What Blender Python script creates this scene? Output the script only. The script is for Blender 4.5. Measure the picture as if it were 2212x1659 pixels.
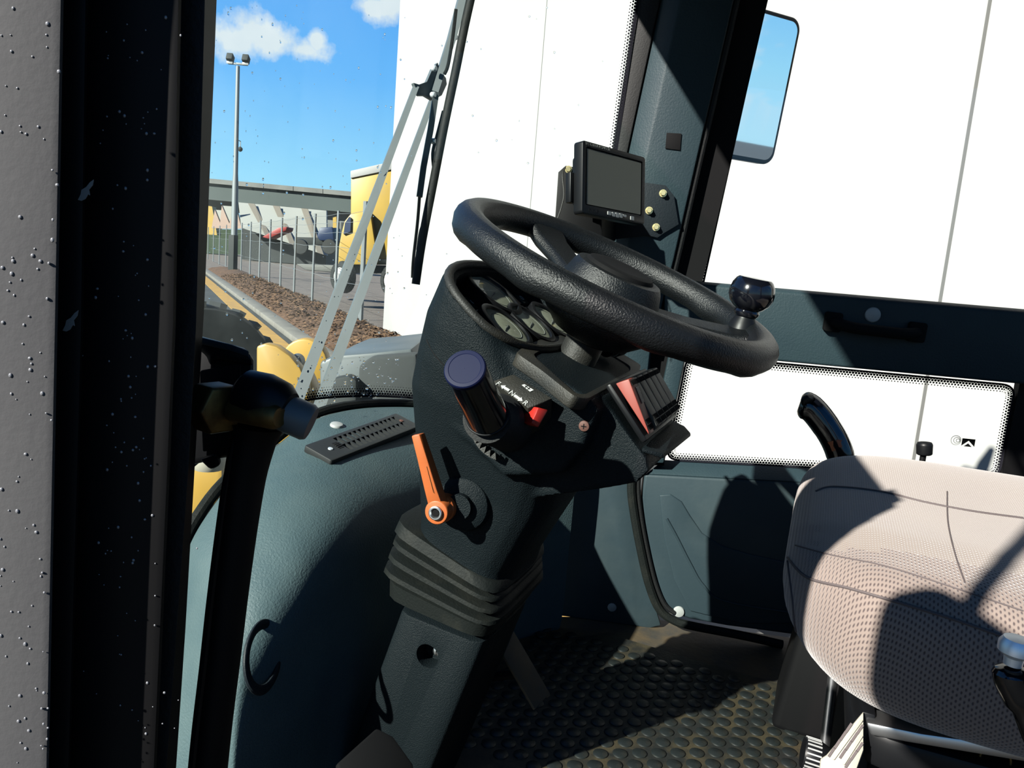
import bpy, bmesh, math, random
from math import sin, cos, radians, pi, sqrt, atan2
from mathutils import Vector, Matrix
from mathutils import noise as mnoise

for o in list(bpy.data.objects):
    bpy.data.objects.remove(o, do_unlink=True)
SC = bpy.context.scene
COL = SC.collection
random.seed(7)
V = Vector

# ------------------------------------------------------------------ camera
FPX = 1650.0
EYE = V((-.95, 0, .80))
_y, _p, _r = radians(22), radians(9), radians(4.6)
_a = V((cos(_y), sin(_y), 0)); _R0 = V((sin(_y), -cos(_y), 0))
CF = _a * cos(_p) + V((0, 0, -sin(_p))); _U0 = _R0.cross(CF)
CR = _R0 * cos(_r) + _U0 * sin(_r); CU = _U0 * cos(_r) - _R0 * sin(_r)
cd = bpy.data.cameras.new('camera'); cam = bpy.data.objects.new('camera', cd); COL.objects.link(cam)
cd.sensor_fit = 'HORIZONTAL'; cd.sensor_width = 36; cd.lens = FPX / 2212 * 36; cd.clip_start = .01; cd.clip_end = 2000
M = Matrix(((CR.x, CU.x, -CF.x, EYE.x), (CR.y, CU.y, -CF.y, EYE.y), (CR.z, CU.z, -CF.z, EYE.z), (0, 0, 0, 1)))
cam.matrix_world = M
SC.camera = cam

# ------------------------------------------------------------------ sun, sky, exposure
SUND = V((.74, -.345, -.468)).normalized()
sl = bpy.data.lights.new('sun', 'SUN'); sl.energy = 30.0; sl.angle = radians(.6); sl.color = (1, .95, .87)
so = bpy.data.objects.new('sun', sl); COL.objects.link(so); so.location = (-6, 4, 8)
so.rotation_euler = SUND.to_track_quat('-Z', 'Y').to_euler()
SC.view_settings.view_transform = 'Standard'; SC.view_settings.look = 'None'
SC.view_settings.exposure = 0.0; SC.view_settings.gamma = 1.0; SC.view_settings.use_curve_mapping = False

# node helper -------------------------------------------------------
class NT:
    def __init__(s, tree): s.t = tree; s.n = tree.nodes; s.l = tree.links
    def add(s, typ, **kw):
        n = s.n.new(typ)
        for k, v in kw.items(): setattr(n, k, v)
        return n
    def set(s, sock, v):
        if isinstance(v, bpy.types.NodeSocket): s.l.new(v, sock)
        elif isinstance(v, (tuple, list)) and sock.type == 'RGBA' and len(v) == 3: sock.default_value = (*v, 1)
        else: sock.default_value = v
    def math(s, op, a, b=0.0, c=0.0, clamp=False):
        n = s.add('ShaderNodeMath', operation=op, use_clamp=clamp)
        s.set(n.inputs[0], a); s.set(n.inputs[1], b); s.set(n.inputs[2], c)
        return n.outputs[0]
    def vmath(s, op, a, b=None):
        n = s.add('ShaderNodeVectorMath', operation=op); s.set(n.inputs[0], a)
        if b is not None: s.set(n.inputs[1], b)
        return n.outputs['Value'] if op in ('DOT_PRODUCT', 'LENGTH', 'DISTANCE') else n.outputs[0]
    def noise(s, vec, scale, detail=3, rough=.55, out=0):
        n = s.add('ShaderNodeTexNoise'); s.set(n.inputs['Vector'], vec)
        n.inputs['Scale'].default_value = scale; n.inputs['Detail'].default_value = detail
        n.inputs['Roughness'].default_value = rough
        return n.outputs[out]
    def ramp(s, fac, stops):
        n = s.add('ShaderNodeValToRGB'); s.set(n.inputs[0], fac); e = n.color_ramp.elements
        while len(e) > 1: e.remove(e[-1])
        e[0].position = stops[0][0]; e[0].color = (*stops[0][1], 1) if len(stops[0][1]) == 3 else stops[0][1]
        for p, c in stops[1:]:
            q = e.new(p); q.color = (*c, 1) if len(c) == 3 else c
        return n.outputs[0]
    def mix(s, fac, a, b):
        n = s.add('ShaderNodeMix', data_type='RGBA'); s.set(n.inputs[0], fac); s.set(n.inputs[6], a); s.set(n.inputs[7], b)
        return n.outputs[2]
    def map(s, v, a, b, c=0., d=1.):
        n = s.add('ShaderNodeMapRange'); s.set(n.inputs[0], v)
        for i, x in enumerate((a, b, c, d)): n.inputs[i + 1].default_value = x
        return n.outputs[0]

def proj_dir(px, py):
    return (CF + CR * ((px - 1106) / FPX) - CU * ((py - 829.5) / FPX)).normalized()

wd = bpy.data.worlds.new('world'); SC.world = wd; wd.use_nodes = True
T = NT(wd.node_tree)
for n in list(T.n): T.n.remove(n)
tc = T.add('ShaderNodeTexCoord').outputs['Generated']
dirv = T.vmath('NORMALIZE', tc)
sp = T.add('ShaderNodeSeparateXYZ'); T.set(sp.inputs[0], dirv)
elev = sp.outputs['Z']
skyc = T.ramp(T.map(elev, -.1, .9), [(0, (.30, .42, .50)), (.1, (.50, .84, 1.04)), (.18, (.36, .77, 1.07)), (.3, (.16, .52, 1.05)), (.5, (.07, .33, .93)), (1, (.035, .18, .62))])
# cloud field over the whole sky (flattened dome) ...
zz = T.math('MAXIMUM', elev, .04)
cx = T.add('ShaderNodeCombineXYZ')
T.set(cx.inputs[0], T.math('DIVIDE', sp.outputs['X'], T.math('ADD', zz, .35)))
T.set(cx.inputs[1], T.math('DIVIDE', sp.outputs['Y'], T.math('ADD', zz, .35)))
fld = T.noise(cx.outputs[0], 2.6, 7, .58)
cl = T.map(fld, .55, .68)
# ... and the two cumulus clouds that stand ahead
wob = T.noise(dirv, 16, 7, .6)
wob2 = T.noise(T.vmath('ADD', dirv, (3.1, .2, 1.7)), 30, 6, .65)
def cloud(parts):
    res = None
    for px, py, rx, ry in parts:
        c = proj_dir(px, py); h = V((c.y, -c.x, 0)).normalized(); u = h.cross(c)
        a = T.math('DIVIDE', T.vmath('DOT_PRODUCT', dirv, tuple(h)), rx / FPX)
        b = T.math('DIVIDE', T.math('SUBTRACT', T.vmath('DOT_PRODUCT', dirv, tuple(u)), c.dot(u)), ry / FPX)
        f = T.vmath('DOT_PRODUCT', dirv, tuple(c))
        d = T.math('SQRT', T.math('ADD', T.math('POWER', T.math('ABSOLUTE', a), 2), T.math('POWER', T.math('ABSOLUTE', b), 2)))
        d = T.math('ADD', d, T.math('MULTIPLY', T.math('SUBTRACT', f, 0), 0))
        m = T.math('MULTIPLY', T.map(T.math('SUBTRACT', d, T.math('MULTIPLY', T.math('SUBTRACT', T.math('ADD', wob, wob2), 1.0), 1.5)), 1.05, .45), T.math('GREATER_THAN', f, .3))
        res = m if res is None else T.math('MAXIMUM', res, m)
    return res
c1 = cloud([(500, 90, 62, 40), (560, 68, 60, 42), (590, 92, 78, 34), (655, 108, 50, 26), (682, 92, 20, 26)])
c2 = cloud([(815, 18, 50, 26), (850, -10, 60, 40)])
view_f = T.vmath('DOT_PRODUCT', dirv, tuple(proj_dir(630, 200)))
cl = T.math('MULTIPLY', cl, T.map(view_f, .955, .88))      # the patch of sky ahead is clear but for its two clouds
cl = T.math('MAXIMUM', cl, T.math('MAXIMUM', c1, c2))
cl = T.math('MULTIPLY', cl, T.map(elev, .0, .06))
shade = T.mix(T.noise(dirv, 22, 4), (.95, .97, 1.0), (.72, .80, .88))
final = T.mix(T.math('MULTIPLY', cl, .96), skyc, shade)
bg = T.add('ShaderNodeBackground'); T.set(bg.inputs[0], final); bg.inputs[1].default_value = 1.0
T.l.new(bg.outputs[0], T.add('ShaderNodeOutputWorld').inputs[0])

# ------------------------------------------------------------------ projection helpers
def ray(px, py): return CF + CR * ((px - 1106) / FPX) - CU * ((py - 829.5) / FPX)
def at(px, py, n, c=None):
    n = {'x': V((1, 0, 0)), 'y': V((0, 1, 0)), 'z': V((0, 0, 1))}[n] if isinstance(n, str) else n
    if isinstance(c, Vector): c = n.dot(c)
    d = ray(px, py); return EYE + d * ((c - n.dot(EYE)) / n.dot(d))
def dep(px, py, z): return EYE + ray(px, py) * z
def pxpl(pts, n, c): return [at(x, y, n, c) for x, y in pts]

# ------------------------------------------------------------------ materials
MATS = {}
KA_ = .205         # every surface's reflectance is judged against the strong sun
def pbr(name, col, rough=.5, metal=0, bump=0, bscale=200, spec=.35, col2=None, cscale=8, cth=(.4, .65), emit=None, coat=0, detail=3):
    if metal < .5:
        col = tuple(c * KA_ for c in col); col2 = tuple(c * KA_ for c in col2) if col2 else None
    m = bpy.data.materials.new(name); m.use_nodes = True; t = NT(m.node_tree); b = t.n['Principled BSDF']
    b.inputs['Roughness'].default_value = rough; b.inputs['Metallic'].default_value = metal
    b.inputs['Specular IOR Level'].default_value = spec * .65; b.inputs['Coat Weight'].default_value = coat
    oc = t.add('ShaderNodeTexCoord').outputs['Object']
    if col2: t.set(b.inputs['Base Color'], t.mix(t.map(t.noise(oc, cscale, 5), *cth), col, col2))
    else: t.set(b.inputs['Base Color'], col)
    if bump:
        bn = t.add('ShaderNodeBump'); bn.inputs['Strength'].default_value = bump; bn.inputs['Distance'].default_value = .002
        t.set(bn.inputs['Height'], t.noise(oc, bscale, detail)); t.l.new(bn.outputs[0], b.inputs['Normal'])
    MATS[name] = m; return m
pbr('console', (.0105, .0165, .0200), .55, bump=.6, bscale=650, spec=.07, detail=1)
pbr('console_worn', (.022, .023, .021), .55, bump=.4, bscale=500, spec=.25, col2=(.038, .035, .027), cscale=14)
pbr('trim_blue', (.036, .066, .080), .55, bump=.35, bscale=260, spec=.16, col2=(.030, .057, .072), cscale=9)
pbr('cowl_blue', (.098, .162, .180), .55, bump=.5, bscale=330, spec=.2, col2=(.122, .188, .200), cscale=12)
pbr('trim_dark', (.018, .026, .034), .55, bump=.3, bscale=260, spec=.15)
pbr('panel_blue', (.045, .074, .090), .55, bump=.12, bscale=90, spec=.15, col2=(.075, .104, .112), cscale=6, cth=(.45, .8))
pbr('rubber', (.010, .011, .012), .65, bump=.3, bscale=300, spec=.2)
pbr('rubber_dusty', (.012, .0155, .0145), .62, bump=.3, bscale=300, spec=.12, col2=(.024, .026, .022), cscale=25, cth=(.5, .7))
pbr('black_plastic', (.009, .010, .012), .42, spec=.16)
pbr('black_matte', (.008, .008, .009), .8, spec=.1)
pbr('black_paint', (.007, .007, .008), .55, spec=.12)
pbr('leather', (.0085, .0105, .0125), .40, bump=.55, bscale=480, spec=.26)
pbr('navy_cap', (.004, .009, .055), .5, spec=.12)
pbr('switch_grey', (.050, .050, .047), .5, spec=.25)
pbr('vent_grey', (.040, .044, .045), .5, spec=.2)
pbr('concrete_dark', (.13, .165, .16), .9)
pbr('drop_glint', (.30, .31, .34), .2, spec=.8)  # highlights of the drops painted in as a pale colour
pbr('gloss_black', (.006, .007, .012), .12, spec=.6)
pbr('orange', (.80, .19, .045), .45, bump=.05)
pbr('red', (.62, .028, .016), .4)
pbr('red_worn', (.46, .075, .05), .5)
pbr('red_clear', (.28, .14, .13), .25)
pbr('white_plastic', (.62, .64, .63), .4)
pbr('white_mark', (.75, .76, .73), .6)
pbr('cream', (.66, .62, .50), .45)
pbr('brass', (.60, .50, .26), .35, metal=1)
pbr('rust_brass', (.10, .065, .022), .5, metal=.9, col2=(.04, .022, .01), cscale=60)
pbr('copper_screw', (.20, .095, .075), .6, spec=.2)
pbr('chrome', (.65, .67, .70), .18, metal=1)
pbr('steel', (.30, .31, .32), .35, metal=1)
pbr('zinc', (.42, .45, .47), .4, metal=.7)
pbr('screen', (.36, .36, .31), .55, spec=.10)
pbr('dial', (.80, .80, .64), .45, col2=(.60, .60, .48), cscale=300)
pbr('dark_red_print', (.12, .022, .016), .5)
pbr('dark_green_print', (.014, .035, .022), .5)
pbr('floor_mat', (.020, .022, .020), .6, bump=.4, bscale=150, col2=(.085, .068, .036), cscale=22, cth=(.42, .62))
pbr('stud', (.020, .026, .026), .42, bump=.25, bscale=200, col2=(.05, .047, .036), cscale=40, cth=(.5, .75))
pbr('rusty_steel', (.16, .11, .055), .75, bump=.4, bscale=80, col2=(.07, .065, .055), cscale=14)
pbr('white_wall', (.76, .76, .75), .9, spec=.05, col2=(.73, .73, .72), cscale=.6)
pbr('seam', (.45, .46, .44), .9)
pbr('concrete', (.34, .35, .33), .85, col2=(.25, .26, .25), cscale=.4)
pbr('kerb', (.36, .35, .31), .85, col2=(.28, .27, .24), cscale=3)
pbr('asphalt', (.085, .098, .098), .9, col2=(.065, .075, .075), cscale=1.5, bump=.3, bscale=60)
pbr('yellow_line', (.85, .50, .10), .7, col2=(.65, .40, .12), cscale=3)
pbr('gravel', (.30, .25, .215), .95, col2=(.23, .19, .165), cscale=2)
pbr('mulch', (.11, .055, .026), .95, bump=1, bscale=25, col2=(.24, .125, .06), cscale=16)
pbr('chip_dark', (.15, .075, .036), .9, col2=(.40, .235, .12), cscale=9)
pbr('galv', (.42, .47, .49), .5, metal=.3)
pbr('truck_yellow', (.86, .56, .09), .45, col2=(.75, .50, .12), cscale=1.2)
pbr('loader_yellow', (.80, .47, .06), .42, col2=(.68, .42, .08), cscale=5)
pbr('roof_pale', (.60, .61, .55), .7)
pbr('roof_stripe', (.34, .30, .24), .8)
pbr('gable_pink', (.70, .50, .40), .8)
pbr('truck_blue', (.02, .05, .14), .5)
pbr('truck_red', (.55, .07, .06), .5)
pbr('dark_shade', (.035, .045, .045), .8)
pbr('tyre', (.020, .025, .024), .7, bump=.3, bscale=40)
pbr('fender_grey', (.20, .235, .245), .45, col2=(.15, .18, .185), cscale=4)
pbr('door_grey', (.120, .122, .128), .8, spec=.15, col2=(.100, .102, .110), cscale=5, bump=.1, bscale=300)
pbr('foliage', (.05, .09, .04), .9)
pbr('mirror', (.9, .92, .93), .02, metal=1)
pbr('stitch', (.16, .13, .13), .8)

def dots_uv(t, uv, pu, pv):
    s = t.add('ShaderNodeSeparateXYZ'); t.set(s.inputs[0], uv)
    v = t.math('DIVIDE', s.outputs[1], pv); row = t.math('FLOOR', v)
    u = t.math('ADD', t.math('DIVIDE', s.outputs[0], pu), t.math('MULTIPLY', t.math('MODULO', row, 2.0), .5))
    fu = t.math('SUBTRACT', t.math('FRACT', u), .5); fv = t.math('SUBTRACT', t.math('FRACT', v), .5)
    return fu, fv, s.outputs[1]

def mk_fabric(name, pu, pv, r, c1, c2, hole):
    c1, c2, hole = (tuple(x * KA_ for x in q) for q in (c1, c2, hole))
    m = bpy.data.materials.new(name); m.use_nodes = True; t = NT(m.node_tree); b = t.n['Principled BSDF']
    uv = t.add('ShaderNodeUVMap').outputs[0]
    oc = t.add('ShaderNodeTexCoord').outputs['Object']
    uvn = t.vmath('ADD', uv, t.vmath('SCALE', t.vmath('SUBTRACT', t.noise(oc, 30, 2, out=1), (.5, .5, .5)), None))
    n = uvn.node; n.inputs[1].default_value = (0, 0, 0)
    fu, fv, _ = dots_uv(t, uv, pu, pv)
    d = t.math('SQRT', t.math('ADD', t.math('MULTIPLY', fu, fu), t.math('MULTIPLY', t.math('MULTIPLY', fv, fv), 1.0)))
    mask = t.map(d, r + .1, r - .1)
    base = t.mix(t.map(t.noise(oc, 9, 4), .35, .7), c1, c2)
    t.set(b.inputs['Base Color'], t.mix(mask, base, hole))
    b.inputs['Roughness'].default_value = .9; b.inputs['Specular IOR Level'].default_value = .15
    b.inputs['Sheen Weight'].default_value = .15
    bn = t.add('ShaderNodeBump'); bn.inputs['Strength'].default_value = .6; bn.inputs['Distance'].default_value = .001
    t.set(bn.inputs['Height'], t.math('SUBTRACT', 1.0, mask)); t.l.new(bn.outputs[0], b.inputs['Normal'])
    MATS[name] = m
mk_fabric('fabric_side', .0060, .0036, .25, (.42, .335, .29), (.37, .295, .26), (.13, .095, .092))
mk_fabric('fabric_top', .0045, .0030, .18, (.44, .36, .30), (.40, .325, .275), (.27, .21, .185))

def mk_frit(name, p, rev=False):
    m = bpy.data.materials.new(name); m.use_nodes = True; t = NT(m.node_tree)
    for n in list(t.n): t.n.remove(n)
    uv = t.add('ShaderNodeUVMap').outputs[0]
    fu, fv, v = dots_uv(t, uv, p, p * .8)
    d = t.math('SQRT', t.math('ADD', t.math('MULTIPLY', fu, fu), t.math('MULTIPLY', t.math('MULTIPLY', fv, fv), .64)))
    rad = t.map(v, 0, p * 3.4, .62, .12)
    mask = t.math('LESS_THAN', d, rad)
    tr = t.add('ShaderNodeBsdfTransparent'); df = t.add('ShaderNodeBsdfDiffuse'); df.inputs[0].default_value = (.006, .006, .008, 1)
    mx = t.add('ShaderNodeMixShader'); t.set(mx.inputs[0], mask); t.l.new(tr.outputs[0], mx.inputs[1]); t.l.new(df.outputs[0], mx.inputs[2])
    t.l.new(mx.outputs[0], t.add('ShaderNodeOutputMaterial').inputs[0]); MATS[name] = m
mk_frit('frit', .0062)

def mk_glass(name, tint, haze, refl=.02, graz=.35):
    m = bpy.data.materials.new(name); m.use_nodes = True; t = NT(m.node_tree)
    for n in list(t.n): t.n.remove(n)
    oc = t.add('ShaderNodeTexCoord').outputs['Object']
    tr = t.add('ShaderNodeBsdfTransparent'); t.set(tr.inputs[0], tint)
    gl = t.add('ShaderNodeBsdfGlossy'); gl.inputs['Roughness'].default_value = 0.0; gl.inputs[0].default_value = (1, 1, 1, 1)
    ge = t.add('ShaderNodeNewGeometry')
    cs = t.math('SUBTRACT', 1.0, t.math('ABSOLUTE', t.vmath('DOT_PRODUCT', ge.outputs['Normal'], ge.outputs['Incoming'])), clamp=True)
    sch = t.math('MULTIPLY_ADD', t.math('POWER', cs, 5.0), graz, refl)
    m1 = t.add('ShaderNodeMixShader'); t.set(m1.inputs[0], sch); t.l.new(tr.outputs[0], m1.inputs[1]); t.l.new(gl.outputs[0], m1.inputs[2])
    df = t.add('ShaderNodeBsdfTranslucent'); df.inputs[0].default_value = (.75, .85, .82, 1)
    m2 = t.add('ShaderNodeMixShader')
    t.set(m2.inputs[0], t.math('MULTIPLY', t.map(t.noise(oc, 5, 5, .65), .3, .75), haze))
    t.l.new(m1.outputs[0], m2.inputs[1]); t.l.new(df.outputs[0], m2.inputs[2])
    t.l.new(m2.outputs[0], t.add('ShaderNodeOutputMaterial').inputs[0]); MATS[name] = m
mk_glass('glass', (.97, .99, .98), .0)
mk_glass('windscreen', (.93, .97, .96), .010, .006, .10)
mk_glass('lens', (.9, .93, .9), .01)
def mk_drop():
    m = bpy.data.materials.new('water_drop'); m.use_nodes = True; t = NT(m.node_tree)
    for n in list(t.n): t.n.remove(n)
    g = t.add('ShaderNodeBsdfGlass'); g.inputs['IOR'].default_value = 1.33; g.inputs['Roughness'].default_value = 0
    t.l.new(g.outputs[0], t.add('ShaderNodeOutputMaterial').inputs[0]); MATS['water_drop'] = m
mk_drop()

# ------------------------------------------------------------------ mesh helpers
def join(*gs):
    v, f = [], []
    for g in gs:
        o = len(v); v += list(g[0]); f += [tuple(i + o for i in q) for q in g[1]]
    return v, f
def frame(d, up=V((0, 0, 1))):
    d = V(d).normalized()
    if abs(d.dot(up)) > .97: up = V((0, 1, 0)) if abs(d.y) < .9 else V((1, 0, 0))
    a = up.cross(d).normalized(); return a, d.cross(a), d
def box(c, s, ax=None):
    c = V(c); ax = ax or (V((1, 0, 0)), V((0, 1, 0)), V((0, 0, 1)))
    vs = [c + ax[0] * (i * s[0] / 2) + ax[1] * (j * s[1] / 2) + ax[2] * (k * s[2] / 2) for i in (-1, 1) for j in (-1, 1) for k in (-1, 1)]
    return vs, [(0, 1, 3, 2), (4, 6, 7, 5), (0, 4, 5, 1), (2, 3, 7, 6), (0, 2, 6, 4), (1, 5, 7, 3)]
def prism(poly, vec):
    poly = [V(p) for p in poly]; vec = V(vec); n = len(poly)
    vs = poly + [p + vec for p in poly]
    f = [tuple(range(n))[::-1], tuple(range(n, 2 * n))] + [(i, (i + 1) % n, n + (i + 1) % n, n + i) for i in range(n)]
    return vs, f
def tube(path, r, n=10, cap=True, flat=1.0, up=V((0, 0, 1))):
    path = [V(p) for p in path]; k = len(path)
    rr = r if isinstance(r, (list, tuple)) else [r] * k
    vs, fs = [], []; pa = None
    for i, p in enumerate(path):
        d = (path[min(i + 1, k - 1)] - path[max(i - 1, 0)]).normalized()
        if pa is None: a, b, _ = frame(d, up)
        else:
            a = (pa - d * pa.dot(d)).normalized(); b = d.cross(a)
        pa = a
        for j in range(n):
            t = 2 * pi * j / n; vs.append(p + a * (rr[i] * cos(t)) + b * (rr[i] * sin(t) * flat))
    for i in range(k - 1):
        for j in range(n): fs.append((i * n + j, i * n + (j + 1) % n, (i + 1) * n + (j + 1) % n, (i + 1) * n + j))
    if cap: fs += [tuple(range(n))[::-1], tuple(range((k - 1) * n, k * n))]
    return vs, fs
def lathe(prof, o, d, n=32, cap=True):
    a, b, d = frame(d); o = V(o); vs, fs = [], []
    for r, h in prof:
        for j in range(n):
            t = 2 * pi * j / n; vs.append(o + d * h + (a * cos(t) + b * sin(t)) * r)
    for i in range(len(prof) - 1):
        for j in range(n): fs.append((i * n + j, i * n + (j + 1) % n, (i + 1) * n + (j + 1) % n, (i + 1) * n + j))
    if cap: fs += [tuple(range(n))[::-1], tuple(range((len(prof) - 1) * n, len(prof) * n))]
    return vs, fs
def loft(rings, closed=True, cap=True):
    n = len(rings[0]); vs = [V(p) for r in rings for p in r]; fs = []
    for i in range(len(rings) - 1):
        for j in range(n if closed else n - 1):
            k = (j + 1) % n; fs.append((i * n + j, i * n + k, (i + 1) * n + k, (i + 1) * n + j))
    if cap and closed: fs += [tuple(range(n))[::-1], tuple(range((len(rings) - 1) * n, len(rings) * n))]
    return vs, fs
def torus(o, d, R, r, n=48, k=12):
    a, b, d = frame(d); o = V(o); vs, fs = [], []
    for i in range(n):
        t = 2 * pi * i / n; e = a * cos(t) + b * sin(t)
        for j in range(k):
            s = 2 * pi * j / k; vs.append(o + e * (R + r * cos(s)) + d * (r * sin(s)))
    for i in range(n):
        for j in range(k): fs.append((i * k + j, ((i + 1) % n) * k + j, ((i + 1) % n) * k + (j + 1) % k, i * k + (j + 1) % k))
    return vs, fs
def spline(pts, n):
    pts = [V(p) for p in pts]; out = []; k = len(pts)
    for i in range(n):
        t = i / (n - 1) * (k - 1); a = min(int(t), k - 2); u = t - a
        p0, p1, p2, p3 = pts[max(a - 1, 0)], pts[a], pts[a + 1], pts[min(a + 2, k - 1)]
        out.append(.5 * ((2 * p1) + (p2 - p0) * u + (2 * p0 - 5 * p1 + 4 * p2 - p3) * u * u + (3 * p1 - p0 - 3 * p2 + p3) * u ** 3))
    return out
def rrect(w, h, r, n=5):
    out = []
    for cx, cy, a in ((w / 2 - r, h / 2 - r, 0), (-w / 2 + r, h / 2 - r, 90), (-w / 2 + r, -h / 2 + r, 180), (w / 2 - r, -h / 2 + r, 270)):
        for i in range(n + 1):
            t = radians(a + 90 * i / n); out.append((cx + r * cos(t), cy + r * sin(t)))
    return out
def on(o, a, b, pts): return [V(o) + a * x + b * y for x, y in pts]

def mesh_obj(name, g, mat, parent=None, bev=0, smooth=35, seg=2, uv=None, label=None):
    me = bpy.data.meshes.new(name); me.from_pydata([tuple(v) for v in g[0]], [], [tuple(f) for f in g[1]])
    bm = bmesh.new(); bm.from_mesh(me)
    if uv is None: bmesh.ops.recalc_face_normals(bm, faces=bm.faces)
    if bev:
        es = [e for e in bm.edges if len(e.link_faces) == 2 and e.calc_face_angle(0) > radians(28)]
        bmesh.ops.bevel(bm, geom=es, offset=bev, segments=seg, profile=.5, affect='EDGES', clamp_overlap=True)
    bm.to_mesh(me); bm.free()
    if uv is not None:
        ul = me.uv_layers.new(name='UVMap')
        for l in me.loops: ul.data[l.index].uv = uv[l.vertex_index]
    if smooth:
        me.polygons.foreach_set('use_smooth', [True] * len(me.polygons)); me.set_sharp_from_angle(angle=radians(smooth))
    o = bpy.data.objects.new(name, me); COL.objects.link(o)
    if mat: me.materials.append(MATS[mat] if isinstance(mat, str) else mat)
    if parent is not None:
        o.parent = parent; o.matrix_parent_inverse = parent_inv(parent)
    if label: o['label'] = label
    return o
_W = {}
def parent_inv(p):
    m = Matrix.Translation(-V(p['_loc'])) if '_loc' in p.keys() else Matrix()
    return m
def thing(name, label, cat, loc=(0, 0, 0), group=None):
    o = bpy.data.objects.new(name, None); COL.objects.link(o); o.location = loc; o['_loc'] = tuple(loc)
    o.empty_display_size = .05
    o['label'] = label; o['category'] = cat
    if group: o['group'] = group
    return o
def tag(o, label, cat, group=None, kind=None):
    o['label'] = label; o['category'] = cat
    if group: o['group'] = group
    if kind: o['kind'] = kind
    return o
def struct(o, label=None):
    o['kind'] = 'structure'
    if label: o['label'] = label
    return o
def bake(o, remove=()):
    dg = bpy.context.evaluated_depsgraph_get(); dg.update()
    me = bpy.data.meshes.new_from_object(o.evaluated_get(dg)); o.modifiers.clear(); old = o.data; o.data = me
    bpy.data.meshes.remove(old)
    for r in remove: bpy.data.objects.remove(r, do_unlink=True)
    me.polygons.foreach_set('use_smooth', [True] * len(me.polygons)); me.set_sharp_from_angle(angle=radians(38))
def cut(o, cutters):
    for c in cutters:
        m = o.modifiers.new('cut', 'BOOLEAN'); m.operation = 'DIFFERENCE'; m.solver = 'EXACT'; m.object = c
    bake(o, cutters)
def text_mesh(name, s, size, o, a, b, mat, parent, depth=.0004):
    cu = bpy.data.curves.new(name, 'FONT'); cu.body = s; cu.size = size; cu.align_x = 'CENTER'; cu.align_y = 'CENTER'; cu.extrude = depth
    t = bpy.data.objects.new(name, cu); COL.objects.link(t)
    dg = bpy.context.evaluated_depsgraph_get(); dg.update()
    me = bpy.data.meshes.new_from_object(t.evaluated_get(dg)); bpy.data.objects.remove(t, do_unlink=True)
    a = a.normalized(); b = (b - a * b.dot(a)).normalized(); n = a.cross(b); o = V(o)
    me.transform(Matrix(((a.x, b.x, n.x, o.x), (a.y, b.y, n.y, o.y), (a.z, b.z, n.z, o.z), (0, 0, 0, 1))))
    me.materials.append(MATS[mat]); ob = bpy.data.objects.new(name, me); COL.objects.link(ob)
    if parent is not None: ob.parent = parent; ob.matrix_parent_inverse = parent_inv(parent)
    return ob
def hexbolt(name, o, d, r, h, mat, parent, washer=1.35):
    g = join(lathe([(r * washer, 0), (r * washer, h * .3)], o, d, 20), lathe([(r, h * .3), (r, h * .9), (r * .88, h)], o, d, 6))
    return mesh_obj(name, g, mat, parent, smooth=25)
# =================================================================== CAB SHELL
RWN = V((1, .268, 0)); RWC = .786; RWO = RWN.normalized()
def rw(px, py, off=0.0): return at(px, py, RWN, RWC + off * RWN.length)
RWT = V((.268, -1, 0)).normalized()          # rearwards along the right wall
def rwz(y, z, off=0.0): return V((RWC - .268 * y, y, z)) + RWO * off

# plan curve of the windscreen
WSP = [V(p) for p in ((-.67, .45, 0), (-.55, .64, 0), (-.38, .785, 0), (-.19, .845, 0), (0, .862, 0), (.19, .855, 0), (.38, .80, 0), (.54, .66, 0), (.662, .468, 0))]
WSC = spline(WSP, 49)
WSNRM = []
for i in range(49):
    d = WSC[min(i + 1, 48)] - WSC[max(i - 1, 0)]; WSNRM.append(V((-d.y, d.x, 0)).normalized())
def wsp(i, z, off=0.0):
    p = WSC[i] + WSNRM[i] * off; return V((p.x, p.y - .05 * (z - .8), z))
def ws(px, py, off=0.0):
    """point on the windscreen (moved out by off) that lies on the sight line"""
    d = ray(px, py); best = None
    for i in range(48):
        a, b = WSC[i] + WSNRM[i] * off, WSC[i + 1] + WSNRM[i + 1] * off
        e = b - a; den = d.x * e.y - d.y * e.x
        if abs(den) < 1e-9: continue
        t = ((a.x - EYE.x) * e.y - (a.y - EYE.y) * e.x) / den
        u = ((a.x - EYE.x) * d.y - (a.y - EYE.y) * d.x) / den
        if -0.02 <= u <= 1.02 and t > 0 and (best is None or t > best): best = t
    return EYE + d * (best or 1.3)

# floor and roof -----------------------------------------------------
fl = [V((p.x, p.y, -.05)) for p in WSC] + [rwz(.3, -.05, .05), rwz(-.95, -.05, .05), V((-.80, -.95, -.05))]
struct(mesh_obj('floor', prism(fl, (0, 0, .05)), 'rusty_steel', smooth=0), 'rusty steel cab floor under the studded mat')
struct(mesh_obj('ceiling', prism([V((-.86, .66, 1.60)), V((.86, .66, 1.60)), V((1.08, -1.0, 1.60)), V((-.86, -1.0, 1.60))], (0, 0, .09)), 'trim_dark', bev=.015), 'dark cab roof with a straight front edge')
rear = join(box((.1, -.98, .32), (1.85, .06, .64)), box((-.76, -.93, .8), (.10, .10, 1.6)), box((1.0, -.93, .8), (.10, .10, 1.6)), box((.1, -.98, 1.56), (1.85, .06, .08)))
struct(mesh_obj('wall_rear', rear, 'trim_dark', bev=.006), 'dark rear wall of the cab below its window')
struct(mesh_obj('window_1', box((.1, -.985, 1.08), (1.75, .006, .9)), 'glass', smooth=0), 'rear window pane of the cab')

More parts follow.
